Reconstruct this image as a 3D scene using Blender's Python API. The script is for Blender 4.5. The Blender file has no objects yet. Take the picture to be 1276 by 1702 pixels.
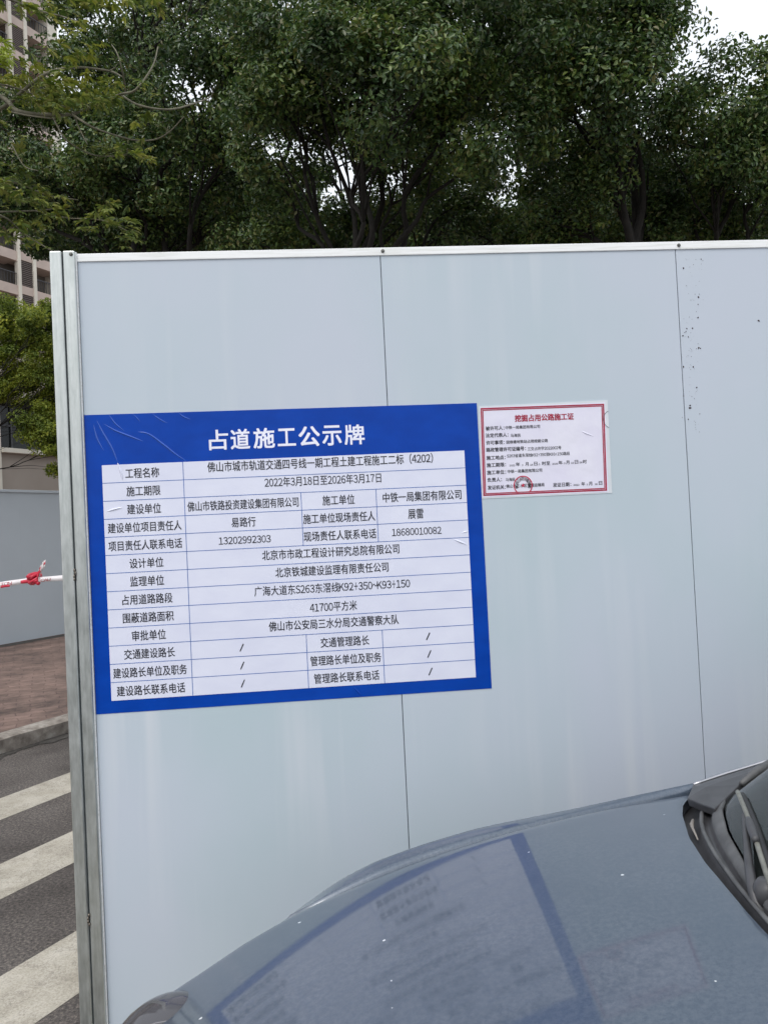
import bpy, bmesh, math, random
import numpy as np
from mathutils import Vector, Matrix
sc = bpy.context.scene
COL = sc.collection
R = math.radians

# ------------------------------------------------------------------ camera, sky, sun, exposure
CAM = np.array([0.0, 0.0, 1.55]); YAW, PITCH, ROLL, D = 0.081114, 0.021138, 0.048901, 2.40226
F, CX, CY = 1290.0, 638.0, 851.0
_f = np.array([math.sin(YAW)*math.cos(PITCH), math.cos(YAW)*math.cos(PITCH), math.sin(PITCH)])
_r = np.array([math.cos(YAW), -math.sin(YAW), 0.0]); _u = np.cross(_r, _f)
CR = math.cos(ROLL)*_r - math.sin(ROLL)*_u
CU = math.sin(ROLL)*_r + math.cos(ROLL)*_u
cam = bpy.data.cameras.new('camera'); cam_o = bpy.data.objects.new('camera', cam); COL.objects.link(cam_o)
cam.sensor_fit = 'VERTICAL'; cam.sensor_height = 24.0; cam.lens = 24.0*F/1702.0
cam.clip_start = 0.02; cam.clip_end = 2000
M = Matrix.Identity(4)
for i in range(3):
    M[i][0], M[i][1], M[i][2], M[i][3] = CR[i], CU[i], -_f[i], CAM[i]
cam_o.matrix_world = M
sc.camera = cam_o

SUN_EL, SUN_AZ = R(58), R(215)          # azimuth clockwise from +Y: behind the photographer, to the left
w = bpy.data.worlds.new('World'); sc.world = w; w.use_nodes = True
nt = w.node_tree; nt.nodes.clear()
sky = nt.nodes.new('ShaderNodeTexSky'); sky.sky_type = 'NISHITA'; sky.sun_disc = False
sky.sun_elevation = SUN_EL; sky.sun_rotation = SUN_AZ; sky.dust_density = 6; sky.air_density = 1.5
hsv = nt.nodes.new('ShaderNodeHueSaturation'); hsv.inputs['Saturation'].default_value = 0.28
mixw = nt.nodes.new('ShaderNodeMixRGB'); mixw.inputs[0].default_value = 0.5
mixw.inputs[2].default_value = (11.0, 11.6, 12.4, 1)
bg = nt.nodes.new('ShaderNodeBackground'); bg.inputs[1].default_value = 0.107
wo = nt.nodes.new('ShaderNodeOutputWorld')
nt.links.new(sky.outputs[0], hsv.inputs['Color']); nt.links.new(hsv.outputs[0], mixw.inputs[1])
nt.links.new(mixw.outputs[0], bg.inputs[0]); nt.links.new(bg.outputs[0], wo.inputs[0])
sun = bpy.data.lights.new('sun', 'SUN'); sun.energy = 0.5; sun.angle = R(20); sun.color = (1, .97, .93)
sun_o = bpy.data.objects.new('sun', sun); COL.objects.link(sun_o)
sd = Vector((math.sin(SUN_AZ)*math.cos(SUN_EL), math.cos(SUN_AZ)*math.cos(SUN_EL), math.sin(SUN_EL)))
sun_o.rotation_euler = sd.to_track_quat('Z', 'Y').to_euler(); sun_o.location = (0, -5, 20)
sc.view_settings.view_transform = 'Standard'; sc.view_settings.look = 'None'
sc.view_settings.exposure = 0.5; sc.view_settings.gamma = 1.0

# ------------------------------------------------------------------ measuring helpers (a sight line into the place)
def ray(u, v): return _f + CR*(u-CX)/F - CU*(v-CY)/F
def at(u, v, depth): return CAM + ray(u, v)*depth
def at_y(u, v, y): d = ray(u, v); return CAM + d*(y/d[1])
TH = R(31.6); ROADU = np.array([math.sin(TH), math.cos(TH), 0]); ROADN = np.array([-math.cos(TH), math.sin(TH), 0])
def rd(p, s, z=0.0): v = ROADN*p + ROADU*s; return (v[0], v[1], z)      # p across the road, s along it

# ------------------------------------------------------------------ materials
class NT:
    def __init__(s, name):
        s.m = bpy.data.materials.new(name); s.m.use_nodes = True; s.t = s.m.node_tree
        s.b = s.t.nodes['Principled BSDF']
    def n(s, typ, **kw):
        x = s.t.nodes.new(typ)
        for k, v in kw.items():
            if k.startswith('i_'):
                key = k[2:]
                x.inputs[int(key) if key.isdigit() else key].default_value = v
            else: setattr(x, k, v)
        return x
    def l(s, a, b): s.t.links.new(a, b)
    def obj(s): return s.n('ShaderNodeTexCoord').outputs['Object']
    def map(s, scale, src=None):
        mp = s.n('ShaderNodeMapping'); mp.inputs['Scale'].default_value = scale
        s.l(src or s.obj(), mp.inputs['Vector']); return mp.outputs[0]
    def noise(s, vec, scale, detail=4, rough=.55):
        x = s.n('ShaderNodeTexNoise'); x.inputs['Scale'].default_value = scale; x.inputs['Detail'].default_value = detail
        x.inputs['Roughness'].default_value = rough; s.l(vec, x.inputs['Vector']); return x.outputs['Fac']
    def ramp(s, fac, *stops):
        r = s.n('ShaderNodeValToRGB'); e = r.color_ramp.elements
        while len(e) < len(stops): e.new(.5)
        for el, (p, c) in zip(e, stops): el.position = p; el.color = (*c, 1) if len(c) == 3 else c
        s.l(fac, r.inputs[0]); return r.outputs[0]
    def mix(s, fac, a, b, mode='MIX'):
        x = s.n('ShaderNodeMixRGB', blend_type=mode)
        for i, v in ((0, fac), (1, a), (2, b)):
            if hasattr(v, 'is_linked') or isinstance(v, bpy.types.NodeSocket): s.l(v, x.inputs[i])
            elif i == 0: x.inputs[0].default_value = v
            else: x.inputs[i].default_value = (*v, 1)
        return x.outputs[0]
    def bump(s, h, strength=.2, dist=.01):
        x = s.n('ShaderNodeBump'); x.inputs['Strength'].default_value = strength; x.inputs['Distance'].default_value = dist
        s.l(h, x.inputs['Height']); s.l(x.outputs[0], s.b.inputs['Normal'])
    def set(s, **kw):
        for k, v in kw.items():
            key = k.replace('_', ' ')
            if isinstance(v, bpy.types.NodeSocket): s.l(v, s.b.inputs[key])
            elif isinstance(v, tuple): s.b.inputs[key].default_value = (*v, 1)
            else: s.b.inputs[key].default_value = v
        return s
def simple(name, c, rough=.5, metal=0.0, var=.12, scale=8, **kw):
    t = NT(name); o = t.obj(); n = t.noise(o, scale)
    lo = tuple(x*(1-var) for x in c); hi = tuple(min(1, x*(1+var)) for x in c)
    t.set(Base_Color=t.ramp(n, (.3, lo), (.7, hi)), Roughness=rough, Metallic=metal, **kw)
    return t.m

MAT = {}
t = NT('sandwich_panel'); o = t.obj()
st = t.noise(t.map((5, 5, .25)), 2.4, 3, .5); bl = t.noise(t.map((1, 1, .6)), 1.3, 4); wk = t.noise(t.map((1, 1, 1)), .8, 2)
c = t.ramp(bl, (.34, (.475, .568, .615)), (.5, (.51, .58, .645)), (.66, (.535, .585, .665)))
sf = t.n('ShaderNodeMath', operation='MULTIPLY'); t.l(t.ramp(st, (.5, (0,)*3), (.70, (.95,)*3)), sf.inputs[0]); t.l(t.ramp(wk, (.45, (0,)*3), (.65, (1,)*3)), sf.inputs[1])
c = t.mix(sf.outputs[0], c, (.61, .65, .70))
t.set(Base_Color=c, Roughness=.38); t.b.inputs['Specular IOR Level'].default_value = .35
t.bump(t.noise(t.map((2.2, 1, .5)), 1.5, 2), .12, .02); MAT['panel'] = t.m
t = NT('galvanised_steel'); st = t.noise(t.map((40, 40, .8)), 3, 5, .7); sp = t.noise(t.map((1, 1, .25)), 60, 3, .7)
c = t.ramp(st, (.3, (.42, .45, .435)), (.7, (.60, .625, .615)))
c = t.mix(.35, c, t.ramp(sp, (.35, (.36, .39, .375)), (.65, (.66, .685, .675))))
t.set(Base_Color=c, Metallic=.85, Roughness=t.ramp(sp, (.3, (.30,)*3), (.7, (.46,)*3))); MAT['galv'] = t.m
t = NT('white_rail'); st = t.noise(t.map((1.5, 1, 30)), 4, 5, .7)
t.set(Base_Color=t.ramp(st, (.3, (.70, .71, .68)), (.5, (.84, .85, .85)), (.7, (.88, .89, .90))), Roughness=.4); MAT['rail'] = t.m
MAT['seam'] = simple('seam_shadow_gap', (.10, .12, .14), .7)
MAT['screw'] = simple('weathered_screw', (.16, .16, .15), .45, .7)
MAT['weld'] = simple('weld_bead', (.22, .19, .16), .5, .6, .4, 200)
t = NT('blue_vinyl'); n1 = t.noise(t.map((3, 1, 5)), 4, 4)
t.set(Base_Color=t.ramp(n1, (.3, (.001, .046, .34)), (.7, (.0015, .056, .40))), Roughness=.26); t.b.inputs['Specular IOR Level'].default_value = .16
t.bump(t.noise(t.map((1, 1, .7)), 7, 4), .22, .012); MAT['blue'] = t.m
t = NT('printed_white'); n1 = t.noise(t.map((3, 1, 5)), 3, 3)
t.set(Base_Color=t.ramp(n1, (.3, (.70, .72, .86)), (.7, (.755, .775, .90))), Roughness=.32)
t.bump(t.noise(t.obj(), 9, 3), .08, .01); MAT['white'] = t.m
t = NT('vinyl_crease_highlight'); t.set(Base_Color=(.006, .075, .43), Roughness=.25); t.b.inputs['Specular IOR Level'].default_value = .5; t.b.inputs['Coat Weight'].default_value = .45; t.b.inputs['Coat Roughness'].default_value = .15; MAT['crease'] = t.m  # same vinyl, paler and glossier: ridge highlights put into the colour
MAT['ink'] = simple('black_ink', (.012, .012, .02), .4)
MAT['lineblue'] = simple('blue_ink_line', (.045, .13, .42), .4)
MAT['titlewhite'] = simple('white_ink', (.84, .85, .97), .35, var=.04)
MAT['red'] = simple('red_ink', (.36, .010, .045), .4, var=.2, scale=60)
MAT['speck'] = simple('dark_glue_speck', (.030, .012, .016), .6)
MAT['stamp'] = simple('stamp_ink', (.52, .015, .06), .5, var=.3, scale=200)
t = NT('laminated_paper'); n1 = t.noise(t.obj(), 8, 3)
t.set(Base_Color=t.ramp(n1, (.3, (.72, .70, .84)), (.7, (.79, .78, .88))), Roughness=.25)
t.bump(t.noise(t.obj(), 14, 3), .25, .008); MAT['paper'] = t.m
MAT['paperedge'] = simple('laminate_border', (.66, .70, .74), .25, var=.05)

# asphalt, stripes, brick, kerb, soil
t = NT('asphalt'); o = t.obj(); g = t.noise(o, 160, 3, .7); b = t.noise(o, 1.3, 5, .6); vo = t.n('ShaderNodeTexVoronoi', i_Scale=220.0); t.l(o, vo.inputs['Vector'])
g = t.noise(o, 75, 5, .8)
c = t.ramp(b, (.32, (.05, .042, .038)), (.5, (.095, .083, .076)), (.68, (.135, .12, .11)))
c = t.mix(.9, c, t.ramp(g, (.36, (.2, .2, .2)), (.5, (.85, .85, .85)), (.66, (2.3, 2.2, 2.1))), 'MULTIPLY')
t.set(Base_Color=c, Roughness=.9); t.bump(g, .8, .006); MAT['asphalt'] = t.m
t = NT('worn_white_paint'); o = t.obj(); b = t.noise(t.map((1, 1, 1)), 5, 6, .7); g = t.noise(o, 130, 3, .7)
cr = t.noise(o, 2.2, 8, .75)
c = t.ramp(b, (.3, (.32, .29, .235)), (.5, (.43, .395, .33)), (.7, (.51, .475, .41)))
c = t.mix(t.ramp(cr, (.485, (0, 0, 0)), (.5, (.45,)*3), (.515, (0, 0, 0))), c, (.16, .14, .12))
c = t.mix(.6, c, t.ramp(g, (.32, (.5,)*3), (.6, (1.12,)*3)), 'MULTIPLY')
t.set(Base_Color=c, Roughness=.8); t.bump(g, .5, .004); MAT['paint'] = t.m
t = NT('red_brick_paving'); mp = t.n('ShaderNodeMapping'); mp.inputs['Rotation'].default_value = (0, 0, R(-31.6+12)); dn = t.n('ShaderNodeTexNoise', i_Scale=3.0); t.l(t.obj(), dn.inputs['Vector']); da = t.n('ShaderNodeVectorMath', operation='SCALE'); t.l(dn.outputs['Color'], da.inputs[0]); da.inputs['Scale'].default_value = .12
db = t.n('ShaderNodeVectorMath', operation='ADD'); t.l(t.obj(), db.inputs[0]); t.l(da.outputs[0], db.inputs[1]); t.l(db.outputs[0], mp.inputs[0])
br = t.n('ShaderNodeTexBrick'); t.l(mp.outputs[0], br.inputs['Vector'])
br.inputs['Scale'].default_value = 1.0; br.inputs['Brick Width'].default_value = .23; br.inputs['Row Height'].default_value = .115; br.inputs['Mortar Size'].default_value = .006
br.inputs['Color1'].default_value = (.125, .086, .072, 1); br.inputs['Color2'].default_value = (.17, .118, .10, 1); br.inputs['Mortar'].default_value = (.10, .066, .058, 1)
b = t.noise(t.map((1, 1, 1)), 2.6, 9, .78)
c = t.mix(.95, br.outputs['Color'], t.ramp(b, (.34, (.42, .42, .42)), (.66, (1.75, 1.68, 1.62))), 'MULTIPLY')
t.set(Base_Color=c, Roughness=.9); t.bump(br.outputs['Fac'], -.4, .006); MAT['brick'] = t.m
t = NT('kerb_stone'); b = t.noise(t.obj(), 6, 6, .7)
t.set(Base_Color=t.ramp(b, (.3, (.12, .10, .085)), (.48, (.25, .22, .19)), (.65, (.40, .37, .33))), Roughness=.9); t.bump(b, .6, .02); MAT['kerb'] = t.m
MAT['soil'] = simple('bare_soil', (.14, .115, .09), .95, var=.3, scale=2)
MAT['gutter'] = simple('gutter_dirt', (.055, .05, .045), .95, var=.5, scale=30)

# car
t = NT('car_paint'); o = t.obj()
fl = t.noise(o, 900, 2); v1 = t.n('ShaderNodeTexVoronoi', i_Scale=26.0); t.l(o, v1.inputs['Vector'])
vc = t.n('ShaderNodeSeparateColor'); t.l(v1.outputs['Color'], vc.inputs[0])
vs = t.n('ShaderNodeMath', operation='MULTIPLY', i_1=.0); vs.inputs[1].default_value = .165
pw = t.n('ShaderNodeMath', operation='POWER'); t.l(vc.outputs[0], pw.inputs[0]); pw.inputs[1].default_value = 3.0
t.l(pw.outputs[0], vs.inputs[0])
dist = t.n('ShaderNodeMath', operation='ADD'); t.l(v1.outputs['Distance'], dist.inputs[0]); nn = t.noise(o, 420, 3)
m1 = t.n('ShaderNodeMath', operation='MULTIPLY'); t.l(nn, m1.inputs[0]); m1.inputs[1].default_value = .11; t.l(m1.outputs[0], dist.inputs[1])
lt = t.n('ShaderNodeMath', operation='LESS_THAN'); t.l(dist.outputs[0], lt.inputs[0]); t.l(vs.outputs[0], lt.inputs[1])
dust = t.noise(o, 120, 6, .8); dust2 = t.noise(o, 5, 3)
base = t.ramp(fl, (.3, (.047, .070, .104)), (.7, (.062, .089, .130)))
dm = t.n('ShaderNodeMath', operation='MULTIPLY'); t.l(t.ramp(dust, (.40, (0,)*3), (.75, (.34,)*3)), dm.inputs[0]); t.l(dust2, dm.inputs[1])
base = t.mix(dm.outputs[0], base, (.40, .42, .45)); base = t.mix(lt.outputs[0], base, (.75, .77, .8))
t.set(Base_Color=base, Metallic=.35, Roughness=t.ramp(dust, (.3, (.33,)*3), (.8, (.5,)*3)))
t.b.inputs['Coat Weight'].default_value = .85; t.b.inputs['Coat Roughness'].default_value = .055; t.b.inputs['Coat IOR'].default_value = 1.6
MAT['carpaint'] = t.m
MAT['trim'] = simple('dark_plastic_trim', (.050, .050, .054), .42, var=.25, scale=30)
MAT['rubber'] = simple('black_rubber', (.018, .018, .02), .55, var=.3, scale=40)
MAT['cowlgrey'] = simple('dusty_grey_rubber', (.085, .086, .088), .5, var=.35, scale=22)
MAT['wiper'] = simple('wiper_blade_grey', (.20, .20, .175), .4, .3, .2, 60)
MAT['tyre'] = simple('tyre_rubber', (.02, .02, .021), .85)
MAT['alloy'] = simple('alloy_rim', (.5, .5, .52), .3, .9)
MAT['dark'] = simple('dark_interior', (.03, .031, .033), .8)
MAT['pale'] = simple('dusty_clip', (.22, .20, .18), .6)
def glass(name, tint=(.55, .65, .62), refl=.9, opac=.35, base=(.05, .06, .06)):
    m = bpy.data.materials.new(name); m.use_nodes = True; tt = m.node_tree; tt.nodes.clear()
    o = tt.nodes.new('ShaderNodeOutputMaterial'); tr = tt.nodes.new('ShaderNodeBsdfTransparent'); tr.inputs[0].default_value = (*tint, 1)
    df = tt.nodes.new('ShaderNodeBsdfDiffuse'); df.inputs[0].default_value = (*base, 1)
    m0 = tt.nodes.new('ShaderNodeMixShader'); m0.inputs[0].default_value = opac; tt.links.new(tr.outputs[0], m0.inputs[1]); tt.links.new(df.outputs[0], m0.inputs[2])
    gl = tt.nodes.new('ShaderNodeBsdfGlossy'); gl.inputs['Roughness'].default_value = .03; gl.inputs[0].default_value = (refl, refl, refl, 1)
    fr = tt.nodes.new('ShaderNodeFresnel'); fr.inputs[0].default_value = 1.5
    mx = tt.nodes.new('ShaderNodeMixShader'); tt.links.new(fr.outputs[0], mx.inputs[0]); tt.links.new(m0.outputs[0], mx.inputs[1]); tt.links.new(gl.outputs[0], mx.inputs[2])
    tt.links.new(mx.outputs[0], o.inputs[0]); return m
MAT['glass'] = glass('windscreen_glass')
MAT['lens'] = glass('headlight_lens', (.8, .8, .82), .9, .5, (.135, .13, .14))
MAT['pane'] = glass('window_pane', (.25, .27, .28), .6, .6, (.02, .024, .026))

# building
t = NT('tan_render'); b = t.noise(t.obj(), .6, 5)
t.set(Base_Color=t.ramp(b, (.3, (.29, .25, .215)), (.7, (.35, .305, .265))), Roughness=.9); MAT['tan'] = t.m
MAT['cream'] = simple('cream_paint', (.66, .62, .54), .8, var=.1, scale=.8)
MAT['pinkband'] = simple('pink_beige_band', (.50, .41, .36), .85, var=.1, scale=1)
MAT['louvre'] = simple('brown_louvre', (.13, .105, .095), .7)
MAT['louvregap'] = simple('louvre_gap', (.028, .024, .022), .8)
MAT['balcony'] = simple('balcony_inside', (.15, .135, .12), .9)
MAT['rail_dark'] = simple('dark_railing', (.06, .06, .065), .5, .4)
MAT['hoard'] = simple('grey_hoarding', (.47, .51, .55), .5, var=.06, scale=.8)
MAT['bark'] = simple('grey_bark', (.012, .010, .008), .95, var=.45, scale=14)
MAT['twig'] = simple('pale_twig', (.15, .14, .10), .9, var=.3, scale=20)
MAT['tapewhite'] = simple('white_tape', (.80, .76, .77), .4, var=.06)
MAT['tapered'] = simple('red_tape', (.55, .02, .05), .4, var=.2)

def leaf_mat(name, cols, transl=.22, spec=.45, rough=.45):
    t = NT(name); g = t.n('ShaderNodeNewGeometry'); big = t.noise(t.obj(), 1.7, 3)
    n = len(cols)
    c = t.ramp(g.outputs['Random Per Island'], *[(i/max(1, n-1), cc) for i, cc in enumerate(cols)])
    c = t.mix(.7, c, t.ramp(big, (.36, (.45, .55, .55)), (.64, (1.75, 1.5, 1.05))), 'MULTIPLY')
    t.set(Base_Color=c, Roughness=rough); t.b.inputs['Specular IOR Level'].default_value = spec
    tr = t.n('ShaderNodeBsdfTranslucent'); t.l(c, tr.inputs[0]); mx = t.n('ShaderNodeMixShader', i_0=transl)
    out = t.t.nodes['Material Output']; t.l(t.b.outputs[0], mx.inputs[1]); t.l(tr.outputs[0], mx.inputs[2]); t.l(mx.outputs[0], out.inputs[0])
    return t.m
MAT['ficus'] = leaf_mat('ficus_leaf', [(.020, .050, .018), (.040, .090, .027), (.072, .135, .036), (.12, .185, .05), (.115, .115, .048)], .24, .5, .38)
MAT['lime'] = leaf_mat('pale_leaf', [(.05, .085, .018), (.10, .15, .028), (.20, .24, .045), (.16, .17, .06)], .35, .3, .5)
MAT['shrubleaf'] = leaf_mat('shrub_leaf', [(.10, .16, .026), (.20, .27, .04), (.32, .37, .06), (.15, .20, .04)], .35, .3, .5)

# ------------------------------------------------------------------ mesh helpers
def tag(o, label=None, cat=None, group=None, kind=None):
    if label: o['label'] = label
    if cat: o['category'] = cat
    if group: o['group'] = group
    if kind: o['kind'] = kind
    return o
def empty(name, loc=(0, 0, 0), label=None, cat=None, group=None):
    o = bpy.data.objects.new(name, None); o.location = loc; o.empty_display_size = .2; COL.objects.link(o)
    return tag(o, label, cat, group)
def link(name, me, mats, parent=None):
    o = bpy.data.objects.new(name, me); COL.objects.link(o)
    if not isinstance(mats, (list, tuple)): mats = [mats]
    for m in mats: me.materials.append(MAT[m] if isinstance(m, str) else m)
    if parent is not None:
        o.parent = parent; o.matrix_parent_inverse = Matrix.Translation(-Vector(parent.location))
    return o
class MB:
    def __init__(s): s.v = []; s.f = []; s.mi = []
    def add(s, vs, fs, mi=0):
        b = len(s.v); s.v += [tuple(map(float, p)) for p in vs]; s.f += [tuple(b+i for i in f) for f in fs]; s.mi += [mi]*len(fs); return s
    def hexa(s, p, mi=0):                       # 8 corners: 4 bottom, 4 top
        return s.add(p, [(0, 3, 2, 1), (4, 5, 6, 7), (0, 1, 5, 4), (1, 2, 6, 5), (2, 3, 7, 6), (3, 0, 4, 7)], mi)
    def box(s, a, b, mi=0):
        (x0, y0, z0), (x1, y1, z1) = a, b
        return s.hexa([(x0, y0, z0), (x1, y0, z0), (x1, y1, z0), (x0, y1, z0), (x0, y0, z1), (x1, y0, z1), (x1, y1, z1), (x0, y1, z1)], mi)
    def rbox(s, p0, p1, s0, s1, z0, z1, mi=0):  # a box laid along the road's own axes
        return s.hexa([rd(p0, s0, z0), rd(p0, s1, z0), rd(p1, s1, z0), rd(p1, s0, z0), rd(p0, s0, z1), rd(p0, s1, z1), rd(p1, s1, z1), rd(p1, s0, z1)], mi)
    def grid(s, P, mi=0, flip=False):           # P[i][j]
        n, m = len(P), len(P[0]); vs = [p for r in P for p in r]
        fs = []
        for i in range(n-1):
            for j in range(m-1):
                q = (i*m+j, i*m+j+1, (i+1)*m+j+1, (i+1)*m+j); fs.append(q[::-1] if flip else q)
        return s.add(vs, fs, mi)
    def tube(s, pts, rad, sides=8, mi=0, cap=True):
        pts = [Vector(map(float, p)) for p in pts]; n = len(pts)
        if not isinstance(rad, (list, tuple)): rad = [rad]*n
        rings = []; up = None
        for i, p in enumerate(pts):
            d = (pts[min(i+1, n-1)] - pts[max(i-1, 0)]).normalized()
            if up is None: up = d.orthogonal().normalized()
            up = (up - d*up.dot(d)).normalized(); sd_ = d.cross(up)
            rings.append([p + (up*math.cos(a)+sd_*math.sin(a))*rad[i] for a in [2*math.pi*k/sides for k in range(sides)]])
        vs = [tuple(q) for r in rings for q in r]; fs = []
        for i in range(n-1):
            for k in range(sides):
                fs.append((i*sides+k, i*sides+(k+1) % sides, (i+1)*sides+(k+1) % sides, (i+1)*sides+k))
        if cap: fs += [tuple(range(sides))[::-1], tuple((n-1)*sides+k for k in range(sides))]
        return s.add(vs, fs, mi)
    def build(s, name, mats, parent=None, smooth=False, bevel=0, subd=0):
        me = bpy.data.meshes.new(name); me.from_pydata(s.v, [], s.f); me.update()
        o = link(name, me, mats, parent)
        for p, m in zip(me.polygons, s.mi): p.material_index = m; p.use_smooth = smooth
        bm = bmesh.new(); bm.from_mesh(me); bmesh.ops.recalc_face_normals(bm, faces=bm.faces); bm.to_mesh(me); bm.free()
        if bevel:
            b = o.modifiers.new('bevel', 'BEVEL'); b.width = bevel; b.segments = 2; b.limit_method = 'ANGLE'
        if subd:
            b = o.modifiers.new('subd', 'SUBSURF'); b.levels = subd; b.render_levels = subd
        return o
def smoothline(pts, n=6):                       # Catmull-Rom through pts
    P = [np.array(p, float) for p in pts]; P = [2*P[0]-P[1]] + P + [2*P[-1]-P[-2]]; out = []
    for i in range(1, len(P)-2):
        for k in range(n):
            t = k/n; a, b, c, d = P[i-1], P[i], P[i+1], P[i+2]
            out.append(.5*((2*b)+(c-a)*t+(2*a-5*b+4*c-d)*t*t+(3*b-a-3*c+d)*t**3))
    out.append(P[-2]); return out

# ------------------------------------------------------------------ ground, road, pavement
def sheet(name, pts, z, mat):
    me = bpy.data.meshes.new(name); me.from_pydata([(*p[:2], z) for p in pts], [], [tuple(range(len(pts)))]); me.update()
    if me.polygons[0].normal.z < 0: me.flip_normals()
    return tag(link(name, me, mat), kind='structure')
sheet('ground', [(-400, -400), (400, -400), (400, 400), (-400, 400)], -0.006, 'soil')
sheet('road', [rd(-9, -60), rd(5.40, -60), rd(5.40, 60), rd(-9, 60)], 0.0, 'asphalt')
for i, (a, b) in enumerate([(4.372, 4.031), (3.483, 3.141), (2.592, 2.236), (1.70, 1.35), (.81, .46)]):
    sheet('crosswalk_stripe', [rd(a, -.6), rd(b, -.6), rd(b, 4.4), rd(a, 4.4)], 0.0016, 'paint')
rng = random.Random(3)
P = []
for i in range(160):
    s = -30 + i*.4
    P.append([rd(5.29+rng.uniform(-.012, .012), s, -.02), rd(5.27+rng.uniform(-.01, .012), s, .10+rng.uniform(-.012, .012)), rd(5.30+rng.uniform(-.01, .01), s, .122), rd(5.42, s, .124)])
o = MB().grid(P).build('kerb', 'kerb', smooth=False); tag(o, kind='structure')
P = []
for i in range(240):
    s = -6 + i*.08
    P.append([rd(5.285, s, .004), rd(5.285-.05-rng.random()*.10, s, .005)])
tag(MB().grid(P).build('gutter', 'gutter'), kind='structure')
o = MB().rbox(5.42, 60, -60, 60, -.05, .118).build('sidewalk', 'brick'); tag(o, kind='structure')
o = MB().grid([[rd(10.02+rng.uniform(-.05, .02), s*.25, .122), rd(10.19, s*.25, .122)] for s in range(-40, 80)]).build('dirt_strip', 'gutter'); tag(o, kind='structure')

bedp = [(-1.2, 6.0), (14, 6.0), (14, 17), (-3.6, 17), (-3.6, 11.5), (-2.6, 9.2)]; nb_ = len(bedp)
o = MB().add([(x, y, .0) for x, y in bedp]+[(x, y, .136) for x, y in bedp], [tuple(range(nb_, 2*nb_))]+[(k, (k+1) % nb_, nb_+(k+1) % nb_, nb_+k) for k in range(nb_)]).build('planting_bed', 'soil'); tag(o, kind='structure')

# ------------------------------------------------------------------ the near fence
fence = empty('hoarding_fence', (0.5, D, 0), 'pale blue grey sandwich panel construction fence with steel end posts, carrying the blue notice', 'fence')
seams = [-.698, .223, 1.179, 2.135, 3.091, 4.047, 5.003]
for i in range(len(seams)-1):
    x0, x1 = seams[i]+(.0012 if i else 0), seams[i+1]-.0012
    MB().box((x0, D, .03), (x1, D+.048, 2.412)).build('panel', 'panel', fence, bevel=.0015)
    if i: MB().box((seams[i]-.0013, D+.004, .03), (seams[i]+.0013, D+.04, 2.405)).build('seam_joint', 'seam', fence)
MB().hexa([(-.699, D-.004, 2.402), (5.0, D-.004, 2.405), (5.0, D+.054, 2.405), (-.699, D+.054, 2.402),
           (-.699, D-.0025, 2.4275), (5.0, D-.0025, 2.4335), (5.0, D+.054, 2.4335), (-.699, D+.054, 2.4275)]).build('top_rail', 'rail', fence, bevel=.002)
MB().box((-.699, D-.006, 0.0), (5.0, D+.056, .05)).build('bottom_rail', 'galv', fence, bevel=.002)
MB().box((-.7745, D-.020, 0), (-.7395, D+.055, 2.431)).build('end_post', 'galv', fence, bevel=.0035)
q_ = MB().box((-.7365, D-.016, 0), (-.7015, D+.052, 2.4325)).build('end_post', 'galv', fence, bevel=.0035)
MB().box((-.7015, D-.009, 0), (-.6985, D+.0, 2.43)).build('post_flange', 'rail', fence)
MB().box((-.7395, D-.008, 0), (-.7365, D+.05, 2.424)).build('post_gap', 'seam', fence)
for z in (1.452, .433):
    bm = MB()
    for k in range(4):
        a = Vector((-.738+rng.uniform(-.002, .002), D-.019, z+k*.009-.012)); bm.tube([a, a+Vector((0, 0, .008))], [.0028, .0022], 7)
    bm.build('weld_spot', 'weld', fence, smooth=True)
for x, z in ((.231, 2.4165), (1.189, 2.416), (-.712, 2.421), (2.142, 2.418), (3.10, 2.418)):
    y = D-.016 if x < -.7 else D-.004
    bm = MB(); bm.tube([(x, y+.001, z), (x, y-.0015, z), (x, y-.002, z)], [.0058, .0058, .0046], 12); bm.tube([(x, y-.002, z), (x, y-.0055, z)], [.0036, .0032], 6)
    bm.build('screw', 'screw', fence)
# dark specks of glue and paint beside the second seam
rs = random.Random(11)
def speck(bm, u, v, r, n=7):
    p = at_y(u, v, D); ring = []
    for k in range(n):
        a = 2*math.pi*k/n; rr = 1.35*r*rs.uniform(.5, 1.25); ring.append((p[0]+rr*math.cos(a), D-.0009, p[2]+rr*1.1*math.sin(a)))
    bm.add(ring+[(p[0], D-.0016, p[2])], [(k, (k+1) % n, n) for k in range(n)])
for u, v, r in [(1135, 446, .0022), (1164, 431, .0016), (1160, 494, .0022), (1159, 506, .002), (1159, 528, .002), (1150, 546, .0018), (1140.5, 546, .0017), (1134, 558, .0019), (1143, 560, .0017), (1160, 578, .0028), (1163, 579, .0018),
                (1260, 533, .0027), (1135, 610, .0024), (1151, 610, .0023), (1157, 644, .002), (1146, 678, .0032), (1146, 674, .002), (1143, 697, .0018), (1154, 489, .001), (1161, 489, .001), (1152, 499, .0008), (1137, 553, .001), (1162, 688, .0012), (1139, 551, .0012)]:
    bm = MB(); speck(bm, u, v, r); bm.build('paint_speck', 'speck', fence)
bm = MB()
for k in range(70): speck(bm, rs.gauss(1150, 9), rs.uniform(425, 720), rs.uniform(.0004, .0009), 5)
tag(bm.build('fine_specks', 'speck', fence), kind='stuff')
# a damp stained patch is in the panel material; wrinkle ridges and sheets follow

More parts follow.
